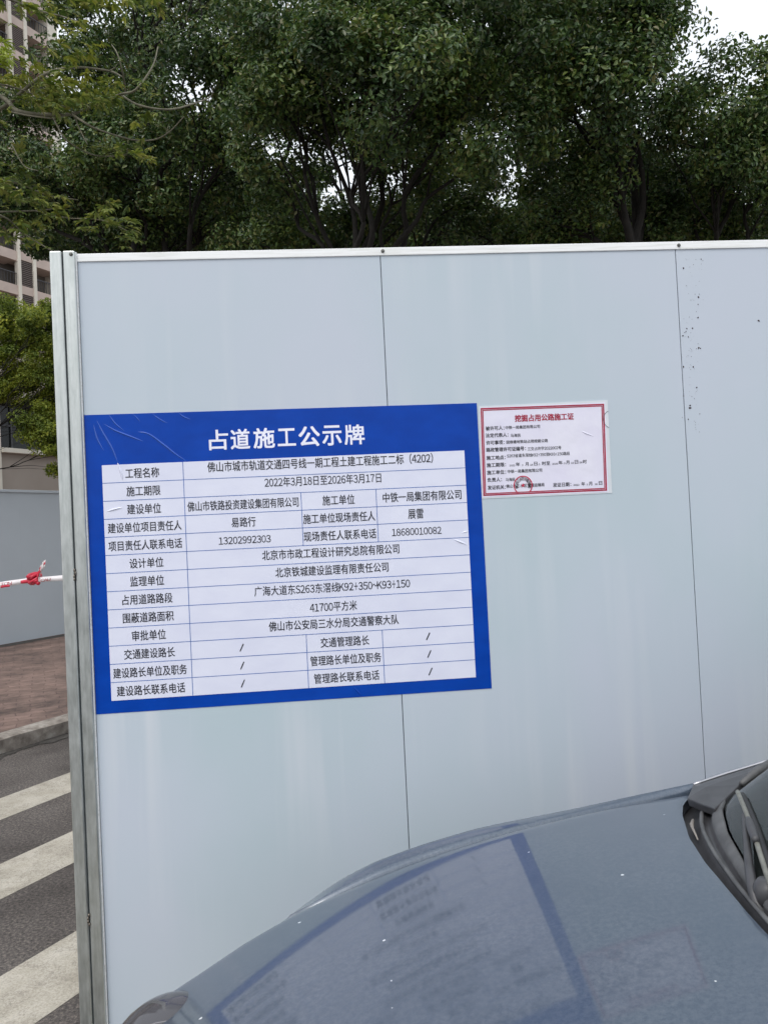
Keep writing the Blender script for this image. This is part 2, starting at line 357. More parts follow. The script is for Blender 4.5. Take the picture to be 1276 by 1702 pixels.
# ------------------------------------------------------------------ lettering
GLYPH = {}
def glyph(ch):
    if ch not in GLYPH:
        cu = bpy.data.curves.new('lettering', 'FONT'); cu.body = chr(ord(ch)+0xFEE0) if 0x21 <= ord(ch) <= 0x7e else ch
        cu.size = 1.0; cu.resolution_u = 2; cu.fill_mode = 'FRONT'
        ob = bpy.data.objects.new('lettering', cu); COL.objects.link(ob)
        me = bpy.data.meshes.new_from_object(ob.evaluated_get(bpy.context.evaluated_depsgraph_get()))
        v = np.zeros(len(me.vertices)*3); me.vertices.foreach_get('co', v)
        v = v.reshape(-1, 3)[:, :2]
        if ord(ch) < 128 and not ch.isalnum() and ch != '/': v = v*np.array([.6, 1])
        GLYPH[ch] = (v, [tuple(p.vertices) for p in me.polygons])
        bpy.data.objects.remove(ob); bpy.data.curves.remove(cu); bpy.data.meshes.remove(me)
    return GLYPH[ch]
def text_mesh(bmh, s, x0, x1, zc, h, y, bold=0.0):
    """flat lettering on the fence plane: its ink runs from x0 to x1 and is h tall"""
    V = []; FF = []; pen = 0.0; nb = 0
    for ch in s:
        v, fs = glyph(ch); half = ord(ch) < 128; adv = .58 if half else 1.0
        if len(v):
            off = pen+(adv/2-(v[:, 0].min()+v[:, 0].max())/2 if half else 0); V.append(v+np.array([off, 0])); FF += [tuple(nb+i for i in f) for f in fs]; nb += len(v)
        pen += adv
    v = np.vstack(V); mn, mx = v.min(0), v.max(0); wdt = x1-x0; sx = wdt/(mx[0]-mn[0]); sz = h/(mx[1]-mn[1])
    X = x0+(v[:, 0]-mn[0])*sx; Z = zc+(v[:, 1]-(mn[1]+mx[1])/2)*sz; k = bold*wdt/max(1, len(s))   # heavier strokes: the same outline again, nudged
    for n_, (dx, dz) in enumerate([(0, 0)] if not bold else [(-k, -k), (-k, k), (k, -k), (k, k), (0, 0), (-k, 0), (k, 0)]):
        bmh.add([(X[i]+dx, y-.00002*n_, Z[i]+dz) for i in range(len(v))], FF)
def uz(u, z):                                   # x on the fence where sight column u meets height z
    lo, hi = 300., 1800.
    for _ in range(40):
        m = (lo+hi)/2
        if at_y(u, m, D)[2] > z: lo = m
        else: hi = m
    return at_y(u, lo, D)[0]

# ------------------------------------------------------------------ the blue notice
Y0 = D-.0012
notice = empty('notice_board', (-.096, D, 1.0355), 'large blue vinyl notice with a white table of black writing on the fence', 'notice')
bX0, bX1, bZ0, bZ1 = -.6972, .5048, 1.0355, 1.933
def wav(x, z): return Y0-.0004*math.sin(x*9+z*5)
MB().hexa([(bX0, Y0, bZ0), (bX1, Y0, bZ0-.0005), (bX1, D-.0002, bZ0-.0005), (bX0, D-.0002, bZ0), (bX0, Y0, 1.936), (bX1-.0008, Y0, 1.9296), (bX1-.0008, D-.0002, 1.9296), (bX0, D-.0002, 1.936)]).build('blue_sheet', 'blue', notice)
tX0, tX1, tZ0, tZ1 = -.651, .4565, 1.073, 1.782
Y1 = Y0-.0006
tab = MB().box((tX0, Y1, tZ0), (tX1, Y0-.0001, tZ1)).build('table_panel', 'white', notice)
rowh = (tZ1-tZ0)/13; Y2 = Y1-.0004; lw = .0009
cA = uz(304.5, 1.77); cB = uz(500.5, 1.655); cC = uz(625, 1.65); cB2 = uz(509.5, 1.21); cC2 = uz(635.5, 1.21)
bm = MB()
def hl(z): bm.add([(tX0, Y2, z-lw), (tX1, Y2, z-lw), (tX1, Y2, z+lw), (tX0, Y2, z+lw)], [(0, 1, 2, 3)])
def vl(x, za, zb): bm.add([(x-lw, Y2-.0001, za), (x+lw, Y2-.0001, za), (x+lw, Y2-.0001, zb), (x-lw, Y2-.0001, zb)], [(0, 1, 2, 3)])
for i in range(1, 13): hl(tZ1-i*rowh)
vl(cA, tZ0, tZ1)
for x in (cB, cC): vl(x, tZ1-5*rowh, tZ1-2*rowh)
for x in (cB2, cC2): vl(x, tZ0, tZ1-3*rowh-7*rowh)
bm.build('grid_lines', 'lineblue', tab)
zt = at_y(477, 727, D)[2]
tp = [(348, 379), (384, 415), (422, 456), (462, 491), (497, 531), (536, 567), (573, 605)]
for ch, (a, b) in zip('占道施工公示牌', tp):
    hh = .060 if ch != '工' else .052
    bm = MB(); text_mesh(bm, ch, uz(a, zt), uz(b, zt), zt+.0005, hh, Y0-.0005, .020); bm.build('title_character', 'titlewhite', notice)
rows = [[('工程名称', 209, 265), ('佛山市城市轨道交通四号线一期工程土建工程施工二标（4202）', 345, 719)],
 [('施工期限', 211, 267), ('2022年3月18日至2026年3月17日', 440, 633)],
 [('建设单位', 212, 268), ('佛山市铁路投资建设集团有限公司', 312, 496), ('施工单位', 536, 589), ('中铁一局集团有限公司', 636, 766)],
 [('建设单位项目责任人', 180, 302), ('易路行', 385, 425), ('施工单位现场责任人', 504, 623), ('展雷', 678, 703)],
 [('项目责任人联系电话', 181, 303), ('13202992303', 364, 450), ('现场责任人联系电话', 505, 625), ('18680010082', 651, 733)],
 [('设计单位', 216, 272), ('北京市市政工程设计研究总院有限公司', 436, 663)],
 [('监理单位', 217, 273), ('北京铁城建设监理有限责任公司', 458, 645)],
 [('占用道路路段', 204, 287), ('广海大道东S263东滘线K92+350~K93+150', 423, 681)],
 [('围蔽道路面积', 205, 289), ('41700平方米', 515, 593)],
 [('审批单位', 220, 276), ('佛山市公安局三水分局交通警察大队', 447, 662)],
 [('交通建设路长', 207, 291), ('/', 399, 405), ('交通管理路长', 533, 613), ('/', 708, 714)],
 [('建设路长单位及职务', 189, 311), ('/', 400, 406), ('管理路长单位及职务', 516, 633), ('/', 710, 716)],
 [('建设路长联系电话', 195, 308), ('/', 401, 407), ('管理路长联系电话', 522, 630), ('/', 712, 718)]]
bm = MB()
for i, rw in enumerate(rows):
    z = tZ1-(i+.5)*rowh-.0005
    for s, a, b in rw:
        hh = .0300
        if s[0].isdigit() and s.isdigit(): hh = .0225
        if s == '/': hh = .0225
        if '（' in s: hh = .0315
        zz = z + (.0085 if i < 2 and a > 330 else (.004 if a > 330 and i in (5, 6, 7, 9) else 0))
        if s == '工程名称': zz = z
        bm = MB(); text_mesh(bm, s, uz(a, zz), uz(b, zz), zz, hh, Y2-.0002, .09 if s == '/' else .010); bm.build('table_entry', 'ink', tab)
# wrinkles: low ridges where the vinyl lifted
def wrinkle(px, rad, mat, parent, y):
    pts = [at_y(u, v, y) for u, v in px]; pts = smoothline([(p[0], y, p[2]) for p in pts], 6); n = len(pts)
    bm = MB(); prof = []
    for i, p in enumerate(pts):
        d = pts[min(i+1, n-1)]-pts[max(i-1, 0)]; d = d/np.linalg.norm(d); nx = np.array([-d[2], 0, d[0]]); k = math.sin(math.pi*(i+.15)/(n-.7))
        r = rad*1.15*(.25+.75*k); h = rad*1.0*k
        prof.append([tuple(p+nx*r*a+np.array([0, -h*b, 0])) for a, b in ((-1, 0), (-.6, .3), (-.25, .85), (0, 1), (.25, .85), (.6, .3), (1, 0))])
    bm.grid(prof); return bm.build('wrinkle', mat, parent, smooth=True)
z1 = lambda x, y: (130+x/3.646, 660+y/3.646)
for pts, r in [([(115, 145), (150, 215), (205, 310), (240, 395)], .0036), ([(95, 170), (115, 250), (155, 325)], .003), ([(160, 165), (230, 205), (320, 240), (395, 268)], .0034), ([(190, 110), (225, 160), (280, 205)], .0028), ([(365, 210), (430, 225), (520, 290), (590, 345), (655, 388)], .0036), ([(455, 105), (495, 135), (540, 158)], .0026), ([(610, 95), (640, 120), (680, 135)], .0026), ([(335, 105), (360, 130), (375, 150)], .002)]:
    wrinkle([z1(*p) for p in pts], r*.8, 'crease', notice, Y0)
for pts, r in [([(240, 400), (262, 460), (272, 505)], .0034), ([(170, 695), (220, 680), (275, 668)], .003)]:
    wrinkle([z1(*p) for p in pts], r, 'white', tab, Y1)
z2 = lambda x, y: (460+x/3.449, 660+y/3.449)
for pts, r in [([(1010, 815), (1050, 830), (1090, 848)], .003), ([(1060, 780), (1080, 772), (1097, 770)], .002)]:
    wrinkle([z2(*p) for p in pts], r, 'white', tab, Y1)
wrinkle([(587, 1141), (594, 1149), (600, 1156)], .0025, 'blue', notice, Y0)

# ------------------------------------------------------------------ the red-framed permit
permit = empty('permit_sheet', (.718, D, 1.627), 'small laminated white permit with a double red frame to the right of the blue notice', 'permit')
z5 = lambda x, y: (780+x/5.104, 650+y/5.104)
def quad(bmh, px, y, y2=None):
    p = [at_y(u, v, D) for u, v in px]
    if y2 is None: bmh.add([(a[0], y, a[2]) for a in p], [(0, 1, 2, 3)])
    else: bmh.hexa([(p[3][0], y, p[3][2]), (p[2][0], y, p[2][2]), (p[2][0], y2, p[2][2]), (p[3][0], y2, p[3][2]), (p[0][0], y, p[0][2]), (p[1][0], y, p[1][2]), (p[1][0], y2, p[1][2]), (p[0][0], y2, p[0][2])])
bm = MB(); quad(bm, [(795.5, 675.5), (1009, 665), (1016.5, 819.5), (800.5, 829)], D-.0012, D-.0002); bm.build('laminate_sheet', 'paperedge', permit)
bm = MB(); quad(bm, [(797.5, 677.6), (1004.5, 668.5), (1010.5, 818), (801, 826.5)], D-.0016, D-.0013); paper = bm.build('printed_page', 'paper', permit)
def frame(bmh, o, i, y):
    po = [at_y(u, v, D) for u, v in o]; pi = [at_y(u, v, D) for u, v in i]
    bmh.add([(a[0], y, a[2]) for a in po]+[(a[0], y, a[2]) for a in pi], [(k, (k+1) % 4, 4+(k+1) % 4, 4+k) for k in range(4)])
B0 = [np.array(z5(*p)) for p in ((92, 145), (1138, 108), (1163, 845), (115, 890))]; ctr = sum(B0)/4
def inset(k): return [p+(ctr-p)/np.abs(ctr-p)*k for p in B0]
bm = MB(); frame(bm, inset(0), inset(2.3), D-.0021); frame(bm, inset(2.9), inset(4.6), D-.0021); bm.build('red_frame', 'red', paper)
def pt_text(bmh, s, x0, x1, y, h, bold=0.0, yy=D-.0022):
    u0, v0 = z5(x0, y); u1, _ = z5(x1, y); a = at_y(u0, v0, D); b = at_y(u1, v0, D)
    slope = -.0065
    text_mesh(bmh, s, a[0], b[0], a[2], h/5.104*D/F*1.0, yy, bold)
bm = MB(); pt_text(bm, '挖掘占用公路施工证', 383, 880, 233, 58, .03); bm.build('title_lettering', 'red', paper)
fl_ = [('被许可人：', 135, 292, 318), ('法定代表人：', 135, 327, 378), ('许可事项：', 140, 293, 440), ('路政管理许可证编号：', 140, 475, 500), ('施工地点：', 142, 302, 568), ('施工期限：', 144, 306, 630), ('施工单位：', 147, 306, 692), ('负责人：', 150, 272, 755), ('发证机关：', 152, 304, 820), ('发证日期：', 705, 858, 797)]
for s, a, b, y in fl_:
    bm = MB(); pt_text(bm, s, a, b, y, 36, .02); bm.build('printed_entry', 'ink', paper)
for s, a, b, y, h in [('中铁一局集团有限公司', 302, 595, 311, 29), ('马海民', 346, 430, 378, 29), ('因修建地铁站占用挖掘公路', 310, 662, 434, 29), ('三交占许字2022002号', 490, 775, 491, 31), ('S263省道东滘线K92+350至K93+150路段', 315, 848, 551, 31),
    ('2022', 335, 383, 632, 15), ('年', 390, 425, 622, 32), ('3', 441, 452, 629, 15), ('月', 470, 497, 620, 32), ('18', 511, 535, 626, 15), ('日', 545, 572, 617, 32), ('0', 583, 595, 622, 15), ('时至', 612, 680, 614, 34), ('2026', 698, 747, 618, 15), ('年', 752, 785, 608, 32), ('3', 797, 808, 613, 15), ('月', 815, 843, 606, 32), ('15', 857, 880, 610, 15), ('日', 889, 917, 602, 32), ('24', 927, 951, 606, 15), ('时', 958, 990, 599, 33),
    ('中铁一局集团有限公司', 320, 613, 683, 30), ('马海民', 305, 383, 752, 29), ('佛山市三水区交通运输局', 308, 632, 808, 31),
    ('2022', 878, 928, 797, 15), ('年', 945, 976, 788, 32), ('3', 988, 999, 793, 15), ('月', 1008, 1036, 786, 32), ('18', 1058, 1080, 790, 15), ('日', 1093, 1121, 781, 32)]:
    bm = MB(); pt_text(bm, s, a, b, y, h, .012); bm.build('printed_entry', 'ink', paper)
bm = MB(); mpp = D/F/5.104*1.01
def zc(x, y): u, v = z5(x, y); p = at_y(u, v, D); return p[0], p[2]
def arc(cx, cy, r, a0, a1, wdt, n=48):
    X, Z = zc(cx, cy); ring = []
    for k in range(n+1):
        a = a0+(a1-a0)*k/n; ring.append([(X+rr*math.cos(a), D-.0027, Z+rr*math.sin(a)) for rr in (r*mpp-wdt, r*mpp+wdt)])
    bm.grid(ring)
arc(452, 800, 78, R(-52), R(232), .0016)
X, Z = zc(452, 800)
star = [(X+mpp*(20 if k % 2 == 0 else 8)*math.sin(k*math.pi/5), D-.0027, Z+mpp*(20 if k % 2 == 0 else 8)*math.cos(k*math.pi/5)) for k in range(10)]
bm.build('stamp_ring', 'stamp', paper); bm = MB(); bm.add(star+[(X, D-.0027, Z)], [(k, (k+1) % 10, 10) for k in range(10)]); bm.build('stamp_star', 'stamp', paper)
def ringtext(s, cx, cy, r, a0, a1, size):
    X, Z = zc(cx, cy)
    for k, ch in enumerate(s):
        a = a0+(a1-a0)*(k+.5)/len(s); tb = MB(); text_mesh(tb, ch, -size/2, size/2, 0, size*1.2, 0, .01)
        rot = a-math.pi/2; px_, pz_ = X+r*mpp*math.cos(a), Z+r*mpp*math.sin(a)
        bm = MB(); bm.add([(px_+x*math.cos(rot)-z*math.sin(rot), D-.0027, pz_+x*math.sin(rot)+z*math.cos(rot)) for x, _, z in tb.v], tb.f); bm.build('stamp_character', 'stamp', paper)
ringtext('佛山市三水区交通运输局', 452, 800, 57, R(205), R(-25), .0085)
bm = MB(); arc(1205, 240, 78, R(112), R(246), .0007); bm.build('edge_stamp', 'ink', paper)
wrinkle([z5(*p) for p in ((945, 340), (990, 360), (1055, 385))], .0022, 'paper', paper, D-.0016)

# ------------------------------------------------------------------ red and white tape tied to the post
tape = empty('barrier_tape', (-.78, D+.03, 1.46), 'red and white plastic tape knotted and stretched to the steel post', 'tape')
A = at(150, 955, 2.46); B = at(60, 963.5, 2.56); Cc = at(0, 972, 2.66); Dd = at(-260, 1004, 3.3)
A[1] = D+.03
def ribbon(pts, hw, name, mat, parent, twist=0.0, thick=.0008):
    P = smoothline(pts, 8); rows_ = []
    for i, p in enumerate(P):
        ww = hw[0]+(hw[1]-hw[0])*i/(len(P)-1); a = .25*math.sin(i*.9)*twist
        off = np.array([math.sin(a)*.3*ww, math.sin(a)*ww*.5, math.cos(a)*ww]); rows_.append([p+off, p-off])
    o = MB().grid(rows_).build(name, mat, parent, smooth=True); sm = o.modifiers.new('solid', 'SOLIDIFY'); sm.thickness = thick; return o
ribbon([Cc + (Dd-Cc)*1.0, (Dd+Cc)/2-np.array([0, 0, .012]), Cc, B], (.011, .0085), 'tape_strip', 'tapewhite', tape, 1.0)
rt_ = ribbon([B, (A+B)/2-np.array([0, 0, .001]), A], (.0075, .0098), 'tape_strip', 'tapewhite', tape, .6)
bm = MB(); rs = random.Random(5)
for k in range(5):
    pts = [B+np.array([.013*math.cos(a+k)+rs.uniform(-.004, .004)-.004, .008*math.sin(a*2+k), .011*math.sin(a)*rs.uniform(.6, 1.2)]) for a in np.linspace(0, 5.6, 9)]
    bm.tube(smoothline([B+(p-B)*1.35+np.array([.002, -.004, .004]) for p in pts], 3), .0055, 6)
bm.build('knot', 'tapered', tape, smooth=True)
tl = [at(64, 958, 2.55), at(67, 950, 2.54), at(71, 942, 2.53), at(76, 936, 2.52)]
ribbon(tl, (.010, .013), 'loose_end', 'tapewhite', tape, 2.0)
ribbon([at(62, 959, 2.54), at(66, 951, 2.53), at(68, 944, 2.522)], (.0085, .006), 'red_print', 'tapered', tape, 2.0)
ribbon([at(73, 938.5, 2.512), at(76, 935, 2.508)], (.003, .004), 'red_print', 'tapered', tape, .5)
ribbon([at(-70, 981.5, 2.77), at(-48, 978, 2.735), at(-28, 976.5, 2.70)], (.009, .010), 'red_print', 'tapered', tape, .2)
ribbon([at(2, 975.4, 2.64), at(10, 974, 2.625), at(17, 973.6, 2.61)], (.0045, .0035), 'red_print', 'tapered', tape, .2)
ribbon([at(88, 964.0, 2.50), at(97, 963, 2.49), at(108, 961.8, 2.475)], (.0018, .0022), 'red_print', 'tapered', tape, .1)
ribbon([at(35, 967.5, 2.59), at(46, 966, 2.575), at(56, 964, 2.56)], (.005, .008), 'red_print', 'tapered', tape, .2)
def tape_text(s, u0, u1, v0, v1, dep0, dep1, hpx):
    tb = MB(); text_mesh(tb, s, 0, 1, 0, 1, 0, .01); bm = MB(); vs = []
    for x, _, z in tb.v:
        d = dep0+(dep1-dep0)*x-.035; vs.append(at(u0+(u1-u0)*x, v0+(v1-v0)*x-z*hpx, d))
    bm.add(vs, tb.f); bm.build('tape_lettering', 'tapered', tape)
tape_text('CAUTION', 68, 106, 965.2, 959.8, 2.545, 2.495, 4.6)
tape_text('CAUTION', -24, 20, 974.5, 969.0, 2.70, 2.62, 5.2)

# ------------------------------------------------------------------ grey hoarding across the road, low building, apartment block
hoard = empty('site_hoarding', rd(10.2, 8, .12), 'flat grey hoarding across the brick pavement, behind the red and white tape', 'hoarding')
for k in range(-4, 9):
    MB().rbox(10.2, 10.25, 7.95+k*1.9-1.8995, 7.95+k*1.9-.0, .128, 2.36).build('panel', 'hoard', hoard)
MB().rbox(10.17, 10.28, -1.6, 23.2, 2.36, 2.40).build('top_rail', 'hoard', hoard, bevel=.004)

low = empty('low_building', rd(18, 13, 0), 'low tan building with one dark window, behind the grey hoarding', 'building')
MB().rbox(18.0, 26, 2, 13.50, 0, 7.5).build('wall', 'tan', low)
MB().rbox(18.02, 26, 13.50, 19.0, 0, 4.02).build('wall', 'tan', low)
MB().rbox(18.02, 26, 13.50, 19.0, 5.42, 7.5).build('wall', 'tan', low)
MB().rbox(18.02, 26, 15.2, 19.0, 4.02, 5.42).build('wall', 'tan', low)
MB().rbox(17.85, 18.25, 13.51, 19.0, 4.02, 4.14).build('window_sill', 'cream', low)
MB().rbox(17.5, 18.3, 13.51, 19, 5.44, 5.56).build('canopy', 'cream', low)
wn = MB().rbox(18.2, 18.24, 13.5, 15.2, 4.14, 5.42).build('window', 'pane', low)
bm = MB()
for s in (13.52, 13.98, 14.6, 15.15): bm.rbox(18.16, 18.2, s, s+.05, 4.14, 5.42)
bm.rbox(18.161, 18.199, 13.5, 15.2, 4.75, 4.80); bm.build('frame', 'rail_dark', wn)
MB().rbox(17.93, 18.03, 13.36, 13.5, 0, 7.6).build('pilaster', 'cream', low)

PB = 55.0; apt = empty('apartment_building', rd(PB, 44, 0), 'tall tan apartment block with cream columns, balconies and brown louvres, far behind', 'building')
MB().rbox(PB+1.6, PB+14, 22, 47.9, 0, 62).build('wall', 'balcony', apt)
for a in (30.3, 36.9, 43.55, 45.05):
    MB().rbox(PB-.12, PB+.3, a, a+.30, 0, 62).build('column', 'cream', apt)
MB().rbox(PB, PB+1.7, 47.6, 48.6, 0, 62).build('corner_wall', 'cream', apt)
for k in range(0, 21):
    z = 22.85+2.86*(k-7)
    for a, b in ((37.2, 43.55), (45.35, 47.6), (30.6, 36.9)):
        if (a < 36 and k < 3): pass
        bl_ = MB().rbox(PB-.02, PB+1.6, a, b, z-.55, z+.25).build('balcony', 'pinkband', apt)
        bm = MB(); n = int((b-a)/.28)
        for i in range(n+1): s = a+.02+(b-a-.06)*i/n; bm.rbox(PB+.1, PB+.14, s, s+.03, z+.25, z+1.25)
        bm.rbox(PB+.09, PB+.15, a, b, z+1.25, z+1.32); bm.build('railing', 'rail_dark', bl_)
    MB().rbox(PB-.01, PB+1.6, 43.85, 45.05, z-.35, z+.35).build('spandrel', 'pinkband', apt)
    bm = MB()
    for i in range(13): zz = z+.42+i*.16; bm.rbox(PB+.02, PB+.14, 43.85, 45.05, zz, zz+.085, 0)
    bm.rbox(PB+.14, PB+.3, 43.85, 45.05, z+.35, z+2.51, 1)
    bm.build('louvre', ['louvre', 'louvregap'], apt)

# ------------------------------------------------------------------ trees
def leaf_cloud(name, C, N, size, asp, mat, parent, seed, droop=.25, fold=.25):
    """C: leaf centres (n,3); N: preferred normals (n,3); one small folded blade per leaf"""
    g = np.random.default_rng(seed); n = len(C)
    N = N + g.normal(0, .75, (n, 3)); N /= np.linalg.norm(N, axis=1, keepdims=True)
    T = g.normal(0, 1, (n, 3)); T[:, 2] -= droop; T -= N*(T*N).sum(1, keepdims=True); T /= np.linalg.norm(T, axis=1, keepdims=True)
    S = np.cross(N, T); L = size*g.uniform(.65, 1.3, (n, 1)); Wd = L*asp*g.uniform(.8, 1.2, (n, 1))
    v = np.empty((n, 6, 3))
    v[:, 0] = C - T*L*.5; v[:, 3] = C + T*L*.5 - N*L*.08
    v[:, 1] = C - T*L*.12 + S*Wd*.5 + N*Wd*fold; v[:, 5] = C - T*L*.12 - S*Wd*.5 + N*Wd*fold
    v[:, 2] = C + T*L*.2 + S*Wd*.42 + N*Wd*fold*.8; v[:, 4] = C + T*L*.2 - S*Wd*.42 + N*Wd*fold*.8
    idx = np.array([0, 1, 2, 3, 0, 3, 4, 5])[None] + 6*np.arange(n)[:, None]
    me = bpy.data.meshes.new(name); me.vertices.add(6*n); me.vertices.foreach_set('co', v.ravel())
    me.loops.add(8*n); me.loops.foreach_set('vertex_index', idx.ravel().astype(np.int32))
    me.polygons.add(2*n); me.polygons.foreach_set('loop_start', np.arange(0, 8*n, 4, dtype=np.int32)); me.polygons.foreach_set('loop_total', np.full(2*n, 4, np.int32))
    me.update(calc_edges=True); me.validate()
    return link(name, me, mat, parent)
def limb(bmh, pts, r0, r1, sides):
    q = smoothline(pts, 3); n = len(q); bmh.tube(q, [r0+(r1-r0)*i/(n-1) for i in range(n)], sides)
def limb_pts(a, b, g, sag=.12, n=6):
    a, b = np.array(a, float), np.array(b, float); d = b-a; L = np.linalg.norm(d); out = []
    for i in range(n+1):
        t = i/n; out.append(a+d*t+np.array([g.normal(0, .05), g.normal(0, .05), 0])*L*math.sin(math.pi*t)+np.array([0, 0, sag*L*math.sin(math.pi*t)]))
    return out
def crown_tree(name, base, lobes, nclump, per, crad, leaf, asp, mat, seed, label, cat='tree', group=None, trunk_r=.2, fork=3.2, bark='bark', shell=.55):
    """lobes: list of (centre, semi-axes); leaf clumps fill the lobes, limbs run from the fork to the lobes and clumps"""
    g = np.random.default_rng(seed); root = empty(name, tuple(base), label, cat, group)
    tm = MB(); f = np.array(base, float)+np.array([g.normal(0, .15), g.normal(0, .15), fork])
    limb(tm, limb_pts(base, f, g, 0, 4), trunk_r, trunk_r*.55, 10)
    CC = []; NN = []; wts = [(l[1][0]*l[1][2])*(.4 if l[0][2] > 7.6 else 1.0) for l in lobes]; tot = sum(wts)
    for (c, ax), wt in zip(lobes, wts):
        c = np.array(c); ax = np.array(ax); share = max(4, int(nclump*wt/tot))
        lp = limb_pts(f-np.array([0, 0, g.uniform(0, .6)]), c-np.array([0, 0, ax[2]*.3]), g, .06, 6)
        limb(tm, lp, trunk_r*.5, trunk_r*.09, 7)
        for k in range(share):
            d = g.normal(0, 1, 3); d /= np.linalg.norm(d); r = (shell+(1-shell)*g.random())
            p = c+d*ax*r
            if k % 2 == 0: s = lp[g.integers(3, 7)]; tm.tube(limb_pts(s, p, g, .05, 4), [trunk_r*.16, trunk_r*.13, trunk_r*.1, trunk_r*.07, trunk_r*.035], 5)
            m = int(per*g.uniform(.55, 1.3)); q = g.normal(0, 1, (m, 3)); q /= np.linalg.norm(q, axis=1, keepdims=True)
            rr = crad*g.uniform(.65, 1.25)*g.random((m, 1))**.45*np.array([[1.15, 1.15, .8]])
            CC.append(p+q*rr); NN.append(q*.7+d*.5+np.array([0, 0, .55]))
    tm.build('trunk', bark, root, smooth=True)
    leaf_cloud('crown', np.vstack(CC), np.vstack(NN), leaf, asp, mat, root, seed+1)
    return root
def W(u, v, dep): return tuple(at(u, v, dep))
G = 'dark leafy trees behind the fence'
def gb(u, dep): p = at(u, 900, dep); return (p[0], p[1], 0)
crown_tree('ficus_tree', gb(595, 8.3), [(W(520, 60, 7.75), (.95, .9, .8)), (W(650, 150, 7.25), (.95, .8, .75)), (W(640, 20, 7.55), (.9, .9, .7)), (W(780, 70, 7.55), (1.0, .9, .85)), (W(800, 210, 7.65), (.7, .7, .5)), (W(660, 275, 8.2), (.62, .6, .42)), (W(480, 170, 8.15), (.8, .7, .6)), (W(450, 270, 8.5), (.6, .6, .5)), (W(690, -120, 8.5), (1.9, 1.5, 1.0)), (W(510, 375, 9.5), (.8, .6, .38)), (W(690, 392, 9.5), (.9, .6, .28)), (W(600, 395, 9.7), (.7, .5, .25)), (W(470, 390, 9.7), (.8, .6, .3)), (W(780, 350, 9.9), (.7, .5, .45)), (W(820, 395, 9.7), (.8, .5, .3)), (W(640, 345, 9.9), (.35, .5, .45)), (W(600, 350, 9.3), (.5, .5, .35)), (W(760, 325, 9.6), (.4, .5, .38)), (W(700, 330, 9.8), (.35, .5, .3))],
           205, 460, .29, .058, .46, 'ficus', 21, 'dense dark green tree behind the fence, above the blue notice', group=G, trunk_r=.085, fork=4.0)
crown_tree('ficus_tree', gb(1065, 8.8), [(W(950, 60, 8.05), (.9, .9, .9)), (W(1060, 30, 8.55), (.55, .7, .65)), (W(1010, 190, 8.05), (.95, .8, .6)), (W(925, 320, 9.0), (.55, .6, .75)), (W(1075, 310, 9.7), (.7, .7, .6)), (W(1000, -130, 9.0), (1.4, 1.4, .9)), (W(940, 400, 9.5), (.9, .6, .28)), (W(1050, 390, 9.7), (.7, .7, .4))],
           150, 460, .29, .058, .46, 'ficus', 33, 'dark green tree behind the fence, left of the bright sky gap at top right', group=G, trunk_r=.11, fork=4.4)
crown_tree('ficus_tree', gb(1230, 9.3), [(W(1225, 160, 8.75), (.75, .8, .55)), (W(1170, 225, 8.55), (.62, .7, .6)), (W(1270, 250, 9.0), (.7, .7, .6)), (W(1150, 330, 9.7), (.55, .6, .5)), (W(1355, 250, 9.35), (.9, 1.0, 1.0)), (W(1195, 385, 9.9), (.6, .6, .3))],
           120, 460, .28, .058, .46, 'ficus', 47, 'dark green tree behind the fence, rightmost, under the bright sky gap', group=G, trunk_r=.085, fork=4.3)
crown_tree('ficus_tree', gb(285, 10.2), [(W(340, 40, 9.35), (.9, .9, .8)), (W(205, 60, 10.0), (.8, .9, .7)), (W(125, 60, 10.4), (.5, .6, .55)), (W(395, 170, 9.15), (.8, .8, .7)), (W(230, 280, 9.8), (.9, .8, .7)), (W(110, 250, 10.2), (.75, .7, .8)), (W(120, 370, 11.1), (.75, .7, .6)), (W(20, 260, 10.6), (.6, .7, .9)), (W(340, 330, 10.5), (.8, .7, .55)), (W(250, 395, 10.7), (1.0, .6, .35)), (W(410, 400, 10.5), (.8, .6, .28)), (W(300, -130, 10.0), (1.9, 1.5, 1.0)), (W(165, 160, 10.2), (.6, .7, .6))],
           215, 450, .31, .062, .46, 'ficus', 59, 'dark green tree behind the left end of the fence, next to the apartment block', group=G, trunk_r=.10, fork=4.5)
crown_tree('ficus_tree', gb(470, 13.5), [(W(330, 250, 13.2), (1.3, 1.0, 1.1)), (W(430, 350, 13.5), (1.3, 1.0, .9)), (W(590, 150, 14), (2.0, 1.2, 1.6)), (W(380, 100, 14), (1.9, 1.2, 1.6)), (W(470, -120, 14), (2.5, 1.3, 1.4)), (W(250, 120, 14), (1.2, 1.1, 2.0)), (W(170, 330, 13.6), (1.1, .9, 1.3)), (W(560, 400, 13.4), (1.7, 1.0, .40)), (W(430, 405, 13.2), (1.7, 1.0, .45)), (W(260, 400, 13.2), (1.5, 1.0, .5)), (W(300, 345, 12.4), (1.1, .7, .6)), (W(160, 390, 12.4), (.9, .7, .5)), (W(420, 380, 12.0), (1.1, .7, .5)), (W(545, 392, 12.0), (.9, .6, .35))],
           270, 480, .46, .080, .5, 'ficus', 71, 'taller dark tree behind the others, left of the middle, seen through their gaps', group=G, trunk_r=.12, fork=5.2)
